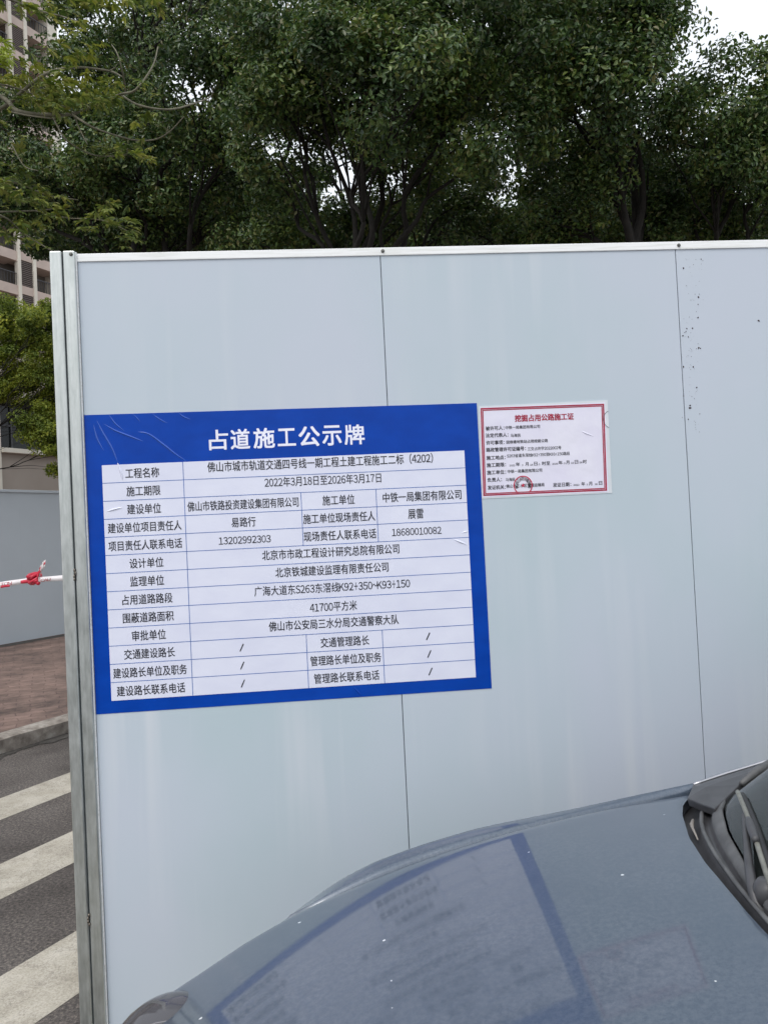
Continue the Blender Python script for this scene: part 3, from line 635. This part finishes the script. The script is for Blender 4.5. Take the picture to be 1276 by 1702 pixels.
crown_tree('ficus_tree', gb(905, 13.8), [(W(740, 170, 13.6), (1.6, 1.1, 1.2)), (W(910, 170, 14), (1.6, 1.1, 1.4)), (W(1020, 330, 13.6), (1.1, 1.0, 1.2)), (W(850, 405, 13.4), (1.7, 1.0, .4)), (W(840, 20, 14), (1.9, 1.3, 1.5)), (W(1180, 395, 14), (1.6, 1.0, .55)), (W(680, 405, 13.6), (1.5, 1.0, .4)), (W(1220, 290, 14), (1.1, .9, .8)), (W(960, 370, 12.2), (1.0, .7, .6)), (W(1090, 370, 12.4), (1.0, .7, .6)), (W(1220, 380, 12.6), (1.1, .7, .5)), (W(780, 395, 12.2), (1.0, .6, .35)), (W(1030, 300, 12.6), (.9, .7, .6)), (W(690, 385, 12.4), (.7, .6, .35))],
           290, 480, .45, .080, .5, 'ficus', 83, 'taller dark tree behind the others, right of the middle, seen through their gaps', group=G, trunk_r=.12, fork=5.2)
# rounded yellow-green tree behind the hoarding
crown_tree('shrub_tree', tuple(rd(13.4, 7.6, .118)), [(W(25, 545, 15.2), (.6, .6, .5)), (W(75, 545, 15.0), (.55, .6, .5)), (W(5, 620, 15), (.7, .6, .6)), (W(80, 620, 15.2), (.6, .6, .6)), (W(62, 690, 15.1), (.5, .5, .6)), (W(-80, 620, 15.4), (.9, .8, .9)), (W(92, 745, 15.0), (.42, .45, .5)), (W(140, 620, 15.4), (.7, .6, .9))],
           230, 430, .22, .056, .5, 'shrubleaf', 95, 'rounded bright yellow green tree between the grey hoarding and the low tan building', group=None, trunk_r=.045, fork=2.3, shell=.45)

# overhanging pale-leaved tree at the upper left
lt_base = np.array([-4.6, 5.2, .118])
lroot = empty('broadleaf_tree', tuple(lt_base), 'tree with pale bare twigs and fingered light green leaves hanging in from the left edge', 'tree')
tm = MB(); g = np.random.default_rng(7)
top = np.array(at(-330, 330, 5.2)); limb(tm, limb_pts(lt_base, top, g, 0, 4), .16, .10, 10)
top2 = np.array(at(-300, -300, 5.4)); limb(tm, limb_pts(top, top2, g, 0, 4), .10, .05, 8)
tm.build('trunk', 'bark', lroot, smooth=True)
z6 = lambda x, y: (x/3.19, y/3.19)
hub = (-250, 260)
BR = [([(-250, 290), (-120, 240), (0, 182), (38, 152), (78, 122), (125, 112), (182, 118), (204, 128)], .016, .005, 4.7),
      ([(-280, 60), (-120, 110), (0, 160), (31, 185), (88, 191), (125, 188), (163, 172), (200, 157), (226, 149), (254, 110), (263, 78)], .017, .004, 4.6),
      ([(200, 157), (232, 175), (282, 182), (326, 171), (351, 160), (354, 146)], .007, .003, 4.6),
      ([(209, 154), (205, 125), (196, 91), (186, 74)], .006, .003, 4.58),
      ([(120, 190), (140, 203), (163, 215), (219, 232), (257, 232), (282, 219), (306, 194)], .007, .003, 4.5),
      ([(88, 192), (95, 208), (110, 232), (135, 249), (163, 259), (207, 258), (212, 247)], .006, .003, 4.55),
      ([(124, 192), (133, 215), (146, 240)], .0055, .003, 4.5),
      ([(-200, 120), (-60, 132), (0, 140), (38, 150), (75, 165), (110, 178)], .007, .003, 4.4),
      ([(-250, 380), (-100, 352), (0, 352), (60, 350), (110, 345)], .009, .003, 4.6),
      ([(-200, 330), (-60, 345), (6, 360), (40, 388), (88, 418)], .008, .004, 4.5),
      ([(-240, 290), (-60, 290), (30, 305), (80, 325), (130, 332)], .009, .003, 4.8),
      ([(-200, -60), (-60, -25), (19, 0), (63, 17), (106, 28), (140, 40)], .010, .003, 4.5),
      ([(60, 350), (110, 362), (170, 366), (215, 385)], .005, .002, 4.55),
      ([(15, 185), (48, 192), (88, 197)], .006, .004, 4.45),
      ([(20, 240), (40, 275), (64, 284)], .004, .0025, 4.5),
      ([(62, 215), (70, 230)], .003, .002, 4.5), ([(48, 198), (60, 209), (70, 204)], .003, .002, 4.5), ([(182, 118), (192, 112), (197, 104)], .004, .002, 4.65), ([(277, 222), (280, 210)], .003, .002, 4.5), ([(260, 175), (268, 165)], .003, .002, 4.6)]
for px, r0, r1, dep in BR:
    n = len(px); pts = smoothline([at(u, v, dep+.25*math.sin(i*1.3+r0*400)*(.3 if n < 4 else .6)) for i, (u, v) in enumerate(px)], 5)
    if px[0][0] < -150: pts = [np.array(at(-315, max(-200, min(300, px[0][1])), 5.2))] + list(pts)
    m = len(pts); bmb = MB(); bmb.tube(pts, [(r0+(r1-r0)*i/(m-1))*.95 for i in range(m)], 7); bmb.build('branch', 'twig', lroot, smooth=True)
CC = []; NN = []; TT = []
LV = []; LF = []
def leaflet(p, d, up, L, wd):
    d = d/np.linalg.norm(d); s = np.cross(d, up); s /= max(1e-6, np.linalg.norm(s)); n = np.cross(s, d); b = len(LV)
    for t, ww, z in ((0, .0, 0), (.22, .30, .02), (.58, .5, .02), (.84, .36, -.04), (1, 0, -.14)):
        c = p+d*L*t+n*L*z
        if ww == 0: LV.append(c)
        else: LV.append(c+s*L*wd*ww+n*L*.05); LV.append(c-s*L*wd*ww+n*L*.05)
    LF.extend([(b, b+1, b+2), (b+1, b+3, b+4, b+2), (b+3, b+5, b+6, b+4), (b+5, b+7, b+6)])
def palmate(p, axis, L, k, wd=.36):
    axis = np.array(axis, float); axis /= np.linalg.norm(axis); side = np.cross(axis, [0, 0, 1.0]); side /= max(1e-6, np.linalg.norm(side)); up = np.cross(side, axis)
    for i in range(k):
        a = R(-95+190*i/(k-1))+g.normal(0, .08); d = axis*math.cos(a)+side*math.sin(a)+up*g.normal(-.12, .16)
        leaflet(p, d, up+g.normal(0, .2, 3), L*(1-.3*abs(a)/2.2)*g.uniform(.85, 1.12), wd*g.uniform(.85, 1.1))
def spray(u, v, su, sv, dep, n, L, k=7, wd=.33, tilt=(-.6, .15)):
    for _ in range(int(n*1.15)):
        p = at(u+g.normal(0, su), v+g.normal(0, sv), dep+g.normal(0, .22))
        palmate(p, (g.normal(.5, .6), g.normal(-.3, .6), g.uniform(*tilt)), L*.78*g.uniform(.65, 1.25), k, wd)
spray(128, 42, 16, 8, 4.4, 8, .085); spray(155, 80, 10, 8, 4.5, 6, .08); spray(115, 92, 14, 9, 4.5, 8, .085); spray(112, 128, 16, 8, 4.5, 9, .085)
spray(85, 150, 32, 12, 4.55, 38, .085); spray(150, 162, 34, 10, 4.5, 41, .075); spray(60, 172, 30, 8, 4.5, 22, .075); spray(175, 148, 22, 9, 4.5, 14, .07)
spray(232, 200, 12, 12, 4.5, 12, .07); spray(212, 250, 20, 8, 4.5, 14, .07); spray(165, 246, 16, 5, 4.5, 12, .06); spray(242, 268, 8, 6, 4.5, 6, .075)
spray(20, 310, 26, 22, 4.6, 41, .095); spray(70, 350, 26, 14, 4.5, 22, .085); spray(185, 355, 20, 14, 4.5, 19, .075); spray(212, 378, 12, 12, 4.5, 12, .075); spray(150, 368, 10, 8, 4.5, 6, .07)
spray(20, 130, 20, 16, 4.6, 22, .09); spray(45, 390, 30, 14, 4.5, 22, .075); spray(80, 10, 30, 14, 4.6, 22, .085); spray(170, 5, 40, 10, 4.7, 22, .085); spray(250, 8, 20, 8, 4.8, 9, .08); spray(60, 240, 40, 22, 4.9, 12, .08); spray(240, 140, 8, 5, 4.6, 3, .07)
spray(-80, 150, 50, 60, 4.7, 64, .1); spray(-80, 340, 50, 40, 4.7, 48, .1); spray(-60, 10, 50, 30, 4.7, 32, .1)
me = bpy.data.meshes.new('crown'); me.from_pydata([tuple(map(float, p)) for p in LV], [], LF); me.update(); link('crown', me, 'lime', lroot)
# the bright feathery tuft at the edge
LV.clear(); LF.clear()
for _ in range(26):
    p = at(4+g.normal(0, 7), 84+g.normal(0, 13), 4.3+g.normal(0, .08)); palmate(p, (g.normal(.4, .5), -.3, g.normal(-.3, .4)), .06*g.uniform(.8, 1.2), 9, .2)
MAT['tuft'] = leaf_mat('young_leaf', [(.16, .24, .03), (.24, .32, .04)], .35)
me = bpy.data.meshes.new('young_leaves'); me.from_pydata([tuple(map(float, p)) for p in LV], [], LF); me.update(); link('young_leaves', me, 'tuft', lroot)

# ------------------------------------------------------------------ the car
YC = .97
HC = [0.88297, 0.18103, -0.12630, 0.05615, -0.06850, 0.02634, -0.00280, -0.06850]
def hz(x, v):
    x = max(x, -.62)-.2; v2 = v*v
    return HC[0]+HC[1]*x+HC[2]*x*x+HC[3]*x**3+HC[4]*v2+HC[5]*v2*x+HC[6]*v2*v2+HC[7]*v2*x*x
def tab_(xs, ys): return lambda x: float(np.interp(x, xs, ys))
def smooth_tab(xs, ys):
    X = np.linspace(xs[0], xs[-1], 400); Yy = np.interp(X, xs, ys); k = np.hanning(13); k /= k.sum()
    Yp = np.convolve(np.pad(Yy, 6, mode='reflect', reflect_type='odd'), k, 'valid'); return lambda x: float(np.interp(x, X, Yp))
hoodW = smooth_tab([-.6, -.35, -.27, -.18, -.08, .03, .18, .38, .6, .82], [.40, .485, .525, .585, .63, .656, .69, .72, .745, .757])
rearX_ = smooth_tab([0, .123, .183, .26, .372, .49, .62, .684, .735, .757, .80], [.612, .615, .621, .632, .649, .677, .725, .757, .797, .822, .87])
frontX = lambda v: -.55+.95*v*v
rearX = lambda v: rearX_(abs(v))
crestZ = smooth_tab([-.8, -.62, -.5, -.4, -.3, -.2, -.108, -.012, .083, .19, .31, .41, .55, .67, .82, .98, 1.2, 3.4], [.36, .42, .48, .54, .60, .655, .722, .781, .816, .842, .865, .876, .892, .908, .927, .948, .958, .98])
bodyB = smooth_tab([-.75, -.62, -.55, -.5, -.4, -.3, -.2, -.1, .2, 1, 2.6, 3.1, 3.4], [.34, .42, .50, .57, .67, .74, .785, .812, .842, .85, .85, .80, .70])
car = empty('parked_car', (1.3, YC, 0), 'dark blue grey metallic car parked along the fence, its dusty hood mirroring the notice', 'car')
# hood
rowsP = []; NI, NJ = 64, 81
for i in range(NI):
    tt = i/(NI-1); r_ = []
    for j in range(NJ):
        s = -1+2*j/(NJ-1); v = s*.6
        for _ in range(6):
            x = frontX(v)+(rearX(v)-frontX(v))*tt; v = s*hoodW(min(x, .84))
        e = max(0, (abs(s)-.965)/.035); z = hz(x, v)-.006*e*e - .004*max(0, (tt-.985)/.015)**2
        r_.append((x, YC+v, z))
    rowsP.append(r_)
bm = MB(); bm.grid(rowsP)
edge = [r[0] for r in rowsP][::-1]+rowsP[0][1:]+[r[-1] for r in rowsP][1:]+rowsP[-1][::-1][1:]
bm.grid([edge, [(x, y, z-.022) for x, y, z in edge]])
o = bm.build('hood', 'carpaint', car, smooth=True)
me = o.data
# fenders, sides
WX, WR = (.22, 2.78), .34
def zbot(x):
    for a in WX:
        if abs(x-a) < WR: return max(.22, .30+math.sqrt(WR*WR-(x-a)**2))
    return .22
for sgn, nm in ((1, 'fender'), (-1, 'fender')):
    P = []; xs = np.arange(-.46, 3.32, .02)
    for x in xs:
        B = bodyB(x); W0 = (hoodW(x) if x > -.2 else min(hoodW(x), B-.10))+.007 if x < .80 else min(.765, .757+.0045+(x-.8)*.05); W0 = min(W0, B-.06); zc_ = crestZ(x); cr = min(.775, B-.055)
        if cr < W0+.004: cr = W0+.004
        ze = hz(x, W0)-.003 if x < .78 else (hz(.78, W0)-.003)*(1-min(1, (x-.78)/.12))+(zc_+.001)*min(1, (x-.78)/.12)
        if x < -.1: ze = min(ze, hz(x, W0)-.004-.05*min(1, (-.1-x)/.3), zc_+.05)
        k_ = max(0, min(1, (x+.14)/.10)); c2 = cr*(1-k_)+min(cr, W0+.05)*k_; zc_ = zc_+.30*(cr-c2); cr = c2
        zb = zbot(x); m1 = W0+(cr-W0)*.45; zm = ze+(zc_-ze)*.62
        pr = [(W0, ze-.03), (W0, ze), (m1, zm), (cr, zc_), (cr+(B-cr)*.18, zc_-.004-.03*(B-cr)), (cr+(B-cr)*.45, zc_-.020-.12*(B-cr)), (cr+(B-cr)*.75, zc_-.055-.2*(B-cr)), (B-.006, zc_-.14-.2*(B-cr))]
        for k, (b_, zz) in enumerate(((B, .62), (B-.004, .5), (B-.012, .38), (B-.025, .28), (B-.05, .22))):
            zz = min(zz, pr[-1][1]-.02)
            pr.append((b_, max(zz, zb+.001*(5-k)) if zz < zb else zz))
        P.append([(x, YC+sgn*v, z) for v, z in pr])
    MB().grid(P).build(nm, 'carpaint', car, smooth=True)
# nose / bumper
P = []
for k in range(33):
    t_ = -1+2*k/32; v = .46*t_; xf = frontX(v); z0 = hz(xf, v)-.012
    P.append([(xf-.003, YC+v, z0), (xf-.035, YC+v*1.06, z0-.045), (-.665+.22*t_*t_, YC+.605*t_, .475), (-.69+.25*t_*t_, YC+.65*t_, .36), (-.66+.25*t_*t_, YC+.62*t_, .22), (-.35, YC+.60*t_, .20)])
MB().grid(P).build('bumper', 'carpaint', car, smooth=True)
P = [[(-.70+.23*(v/.62)**2, YC+v, .345), (-.683+.22*(v/.62)**2, YC+v, .46)] for v in np.linspace(-.34, .34, 15)]
MB().grid(P).build('grille', 'trim', car)
# headlights
def ellipsoid(bmh, c, ax, yawr, n=20, m=28, scale=1.0):
    P = []
    for i in range(n+1):
        th_ = math.pi*i/n; P.append([])
        for j in range(m+1):
            ph = 2*math.pi*j/m; p = np.array([ax[0]*math.sin(th_)*math.cos(ph), ax[1]*math.sin(th_)*math.sin(ph), ax[2]*math.cos(th_)])*scale
            P[-1].append((c[0]+p[0]*math.cos(yawr)-p[1]*math.sin(yawr), c[1]+p[0]*math.sin(yawr)+p[1]*math.cos(yawr), c[2]+p[2]))
    bmh.grid(P)
for sgn in (1, -1):
    c = (-.300, YC+sgn*.425, .590); ax = (.135, .125, .160); yw = sgn*R(20)
    bm = MB(); ellipsoid(bm, c, ax, yw); hl_ = bm.build('headlight', 'lens', car, smooth=True)
    bm = MB(); ellipsoid(bm, (c[0]+.004, c[1], c[2]-.012), ax, yw, scale=.86); bm.build('reflector', 'cowlgrey', hl_, smooth=True)
    for nm_, k_, dy, mt_, rr in (('lens_rim', .93, .37, 'alloy', .0016), ('bezel', .80, .62, 'trim', .0035)):
        ring = [(c[0]+ax[0]*k_*math.cos(ph), c[1]-sgn*ax[1]*dy*.9, c[2]+ax[2]*k_*math.sin(ph)) for ph in [2*math.pi*q/48 for q in range(49)]]
        bm = MB(); bm.tube(ring, rr, 6); bm.build(nm_, mt_, hl_, smooth=True)
# windscreen
_gx = smooth_tab([0, .14, .27, .43, .54, .60, .65, .70, .76], [.645, .653, .676, .723, .770, .812, .87, .945, 1.03])
def gx(v): return _gx(abs(v))
def gpt(t, v):                                  # t 0 at the cowl, 1 at the roof
    vv = v*(1-.22*t); x0 = gx(v); x1 = 1.62+.12*vv*vv; z0 = .944+.012*abs(v); z1 = 1.435-.07*vv*vv
    return np.array([x0+(x1-x0)*t, YC+vv, z0+(z1-z0)*t+.045*math.sin(math.pi*t)])
def on_glass(u, v_, lift=0.0):
    d = ray(u, v_); k = .6/max(1e-3, -d[2])
    for _ in range(30):
        p = CAM+d*k; vv = p[1]-YC; tt = max(0, min(1, (p[0]-gx(vv))/.95)); gz = .944+.012*abs(vv)+(.49)*tt+.045*math.sin(math.pi*tt)+lift
        sl = .52*d[0]; k -= (p[2]-gz)/(d[2]-sl)*.8
    return CAM+d*k
MB().grid([[tuple(gpt(t_, v)) for v in np.linspace(-.74, .74, 41)] for t_ in np.linspace(.006, 1, 24)]).build('windscreen', 'glass', car, smooth=True)
# cowl: hidden channel, ridge, plateau and rubber lip up to the glass
prof = [(-.05, -.030), (.05, -.030), (.22, -.024), (.33, -.016), (.40, -.006), (.45, -.004), (.50, -.008), (.56, -.013), (.66, -.013), (.71, -.005), (.80, .0), (.93, .003), (1.0, .004), (1.04, -.004)]
P = []
for v in np.linspace(-.755, .755, 81):
    a = rearX(v); b = max(gx(v), a+.03); zh = hz(min(a, .82), v); zg = .944+.012*abs(v); r_ = []
    for tt, dz in prof: r_.append((a+(b-a)*tt, YC+v, zh+(zg-zh)*max(0, min(1, (tt-.3)/.7))+dz))
    P.append(r_)
cowl = MB().grid(P).build('cowl_panel', 'trim', car, smooth=True)
P = []; P2 = []
for v in np.linspace(-.70, .70, 81):
    a = rearX(v); b = max(gx(v), a+.03); zh = hz(min(a, .82), v); zg = .944+.012*abs(v)
    zz = lambda tt: zh+(zg-zh)*max(0, (tt-.3)/.7)
    P.append([(a+(b-a)*tt, YC+v, zz(tt)+dz) for tt, dz in ((.70, -.003), (.74, .003), (.82, .006), (.93, .008), (1.0, .007), (1.03, .0))])
    P2.append((a+(b-a)*.425, YC+v, zz(.425)-.002))
MB().grid(P).build('rubber_seal', 'cowlgrey', cowl, smooth=True)
MB().tube(P2, .0045, 7).build('seal_bead', 'cowlgrey', cowl, smooth=True)
for sgn in (1, -1):
    y = lambda p: (p[0], YC+sgn*(p[1]-YC), p[2])
    A_, B_, C_, D_, E_, F_ = map(y, [(.752, 1.622, .940), (.815, 1.724, .930), (.975, 1.748, .9545), (1.0, 1.713, .968), (.865, 1.612, .964), (.757, 1.513, .956)])
    dn = lambda p, k=.016: (p[0]+.004, p[1], p[2]-k)
    top_ = [A_, B_, C_, D_, E_, F_]; mid = tuple(np.mean([A_, E_, B_], axis=0)+np.array([0, 0, .006])); bm = MB()
    bm.add(top_+[mid]+[dn(p) for p in top_], [(0, 1, 6), (1, 2, 6), (2, 3, 6), (3, 4, 6), (4, 5, 6), (5, 0, 6)]+[(k, (k+1) % 6, 7+(k+1) % 6, 7+k) for k in range(6)])
    bm.build('pillar_trim', 'trim', cowl, smooth=False, bevel=.003)
    MB().tube([y((1.0, 1.705, .974)), y((.94, 1.668, .972)), y((.87, 1.612, .966))], [.012, .010, .006], 8).build('pillar_seal', 'cowlgrey', cowl, smooth=True)
    MB().tube(smoothline([y((.818, 1.727, .931)), y((.90, 1.743, .943)), y((.98, 1.752, .956)), y((1.06, 1.752, .975))], 4), .0035, 6).build('edge_highlight', 'alloy', cowl, smooth=True)  # bright tube added as the highlight line along the trim's upper edge
    MB().tube(smoothline([y((1.03, 1.735, .955)), y((1.25, 1.685, 1.12)), y((1.5, 1.62, 1.31)), y((1.68, 1.55, 1.425))], 6), [.026]*19, 10).build('windscreen_pillar', 'carpaint', car, smooth=True)
pc = on_glass(1153, 1372); pc = np.array([.716, 1.53, .921]); MB().tube([pc+np.array([.010, .014, .004]), pc, pc+np.array([-.008, -.02, .002]), pc+np.array([-.022, -.07, -.001])], [.003, .0045, .003, .0015], 7).build('clip', 'pale', cowl, smooth=True)
# wiper
def gl_line(px, lift): return smoothline([on_glass(u, v, lift[i] if isinstance(lift, list) else lift) for i, (u, v) in enumerate(px)], 5)
bl_pts = gl_line([(1225, 1316), (1237, 1345), (1250, 1380), (1262, 1418), (1274, 1455), (1290, 1500)], .022)
wiper = MB().tube(bl_pts, [.0046]*len(bl_pts), 8).build('wiper', 'wiper', car, smooth=True)
b2 = [p+np.array([.010, .003, -.010]) for p in bl_pts]; MB().tube(b2, [.008]*len(b2), 7).build('blade_rubber', 'rubber', wiper, smooth=True)
arm = gl_line([(1236, 1356), (1240, 1395), (1244, 1435), (1251, 1475), (1264, 1508), (1284, 1538)], [.020, .020, .018, .008, -.012, -.03])
n = len(arm); P = []
for i, p in enumerate(arm):
    d = arm[min(i+1, n-1)]-arm[max(i-1, 0)]; d /= np.linalg.norm(d); s = np.cross(d, [0, 0, 1.]); s /= np.linalg.norm(s); ww = .0050+.006*i/(n-1)
    P.append([tuple(p+s*ww*a+np.array([0, 0, b])) for a, b in ((-1, -.006), (-.9, .002), (-.4, .006), (.4, .006), (.9, .002), (1, -.006))])
MB().grid(P).build('arm', 'trim', wiper, smooth=True)
clip = gl_line([(1243, 1362), (1250, 1383), (1255, 1397)], .030); MB().tube(clip, [.006, .007, .0075, .008, .008, .008, .008, .0075, .007, .007, .006][:len(clip)], 8).build('blade_clip', 'trim', wiper, smooth=True)
pv = on_glass(1275, 1475, .012); MB().tube([pv-np.array([0, 0, .03]), pv, pv+np.array([0, 0, .012])], [.022, .022, .014], 12).build('pivot', 'trim', car, smooth=True)
# greenhouse
P = [[(x, YC+v, 1.437-.07*v*v+.035*math.sin(math.pi*min(1, (x-1.6)/1.45))) for v in np.linspace(-.585, .585, 15)] for x in np.linspace(1.62, 3.0, 14)]
MB().grid(P).build('roof', 'carpaint', car, smooth=True)
for sgn in (1, -1):
    MB().grid([[(x, YC+sgn*(.765-.19*t_), .965+.445*t_) for t_ in np.linspace(0, 1, 5)] for x in (1.0, 1.0)] if False else [[(1.03+(.66*t_), YC+sgn*(.768-.18*t_), .958+.45*t_) for t_ in np.linspace(0, 1, 5)], [(3.2-.2*t_, YC+sgn*(.768-.18*t_), .975+.44*t_) for t_ in np.linspace(0, 1, 5)]]).build('side_window', 'glass', car)
    for x0, x1 in ((1.95, 1.98), (2.75, 2.75), (3.2, 3.0)):
        MB().tube([(x0, YC+sgn*.772, .96), (x1, YC+sgn*.592, 1.42)], .03, 8).build('door_pillar', 'rubber', car)
    m_ = MB(); ellipsoid(m_, (1.42, YC+sgn*.95, 1.03), (.07, .10, .07), 0, 12, 16); m_.tube([(1.42, YC+sgn*.78, .98), (1.42, YC+sgn*.92, 1.01)], .022, 8); m_.build('wing_mirror', 'carpaint', car, smooth=True)
P = [[(3.30-.3*t_ + (0 if t_ > 0 else 0), YC+v*(1-.22*t_), .95+.475*t_) for v in np.linspace(-.76, .76, 9)] for t_ in np.linspace(0, 1, 6)]
MB().grid(P).build('rear_window', 'glass', car)
P = [[(3.30+.05*math.sin(math.pi*t_), YC+v, .22+.76*t_) for v in np.linspace(-.78, .78, 9)] for t_ in np.linspace(0, 1, 7)]
MB().grid(P).build('tailgate', 'carpaint', car, smooth=True)
MB().box((.86, YC-.70, .70), (1.25, YC+.70, .915)).build('dashboard', 'dark', car, bevel=.03)
MB().box((1.0, YC-.78, .26), (3.25, YC+.78, .46)).build('floor_pan', 'dark', car)
for sgn in (1, -1):
    bm = MB(); bm.box((1.75, YC+sgn*.36-.24, .46), (2.25, YC+sgn*.36+.24, .62)); bm.box((2.2, YC+sgn*.36-.24, .55), (2.34, YC+sgn*.36+.24, 1.12)); bm.box((2.24, YC+sgn*.36-.13, 1.13), (2.33, YC+sgn*.36+.13, 1.33)); bm.build('seat', 'dark', car, bevel=.04)
for a in WX:
    for sgn in (1, -1):
        P = []
        for k in range(37):
            ph = 2*math.pi*k/36; P.append([(a+r*math.cos(ph), YC+sgn*yy, .30+r*math.sin(ph)) for r, yy in ((.19, .80), (.28, .815), (.30, .80), (.30, .64), (.28, .62), (.19, .63))])
        wh = MB().grid(P).build('wheel', 'tyre', car, smooth=True)
        P = []
        for k in range(61):
            ph = 2*math.pi*k/60; sp_ = .5+.5*math.cos(5*ph); P.append([(a+r*math.cos(ph), YC+sgn*yy, .30+r*math.sin(ph)) for r, yy in ((.0, .785), (.05, .785), (.06, .775), (.165, .74+.04*sp_), (.185, .79), (.192, .80))])
        MB().grid(P).build('rim', 'alloy', wh, smooth=True)
        MB().tube([(a, YC+sgn*.60, .3), (a, YC+sgn*.62, .3)], .335, 24).build('wheel_arch', 'rubber', car)
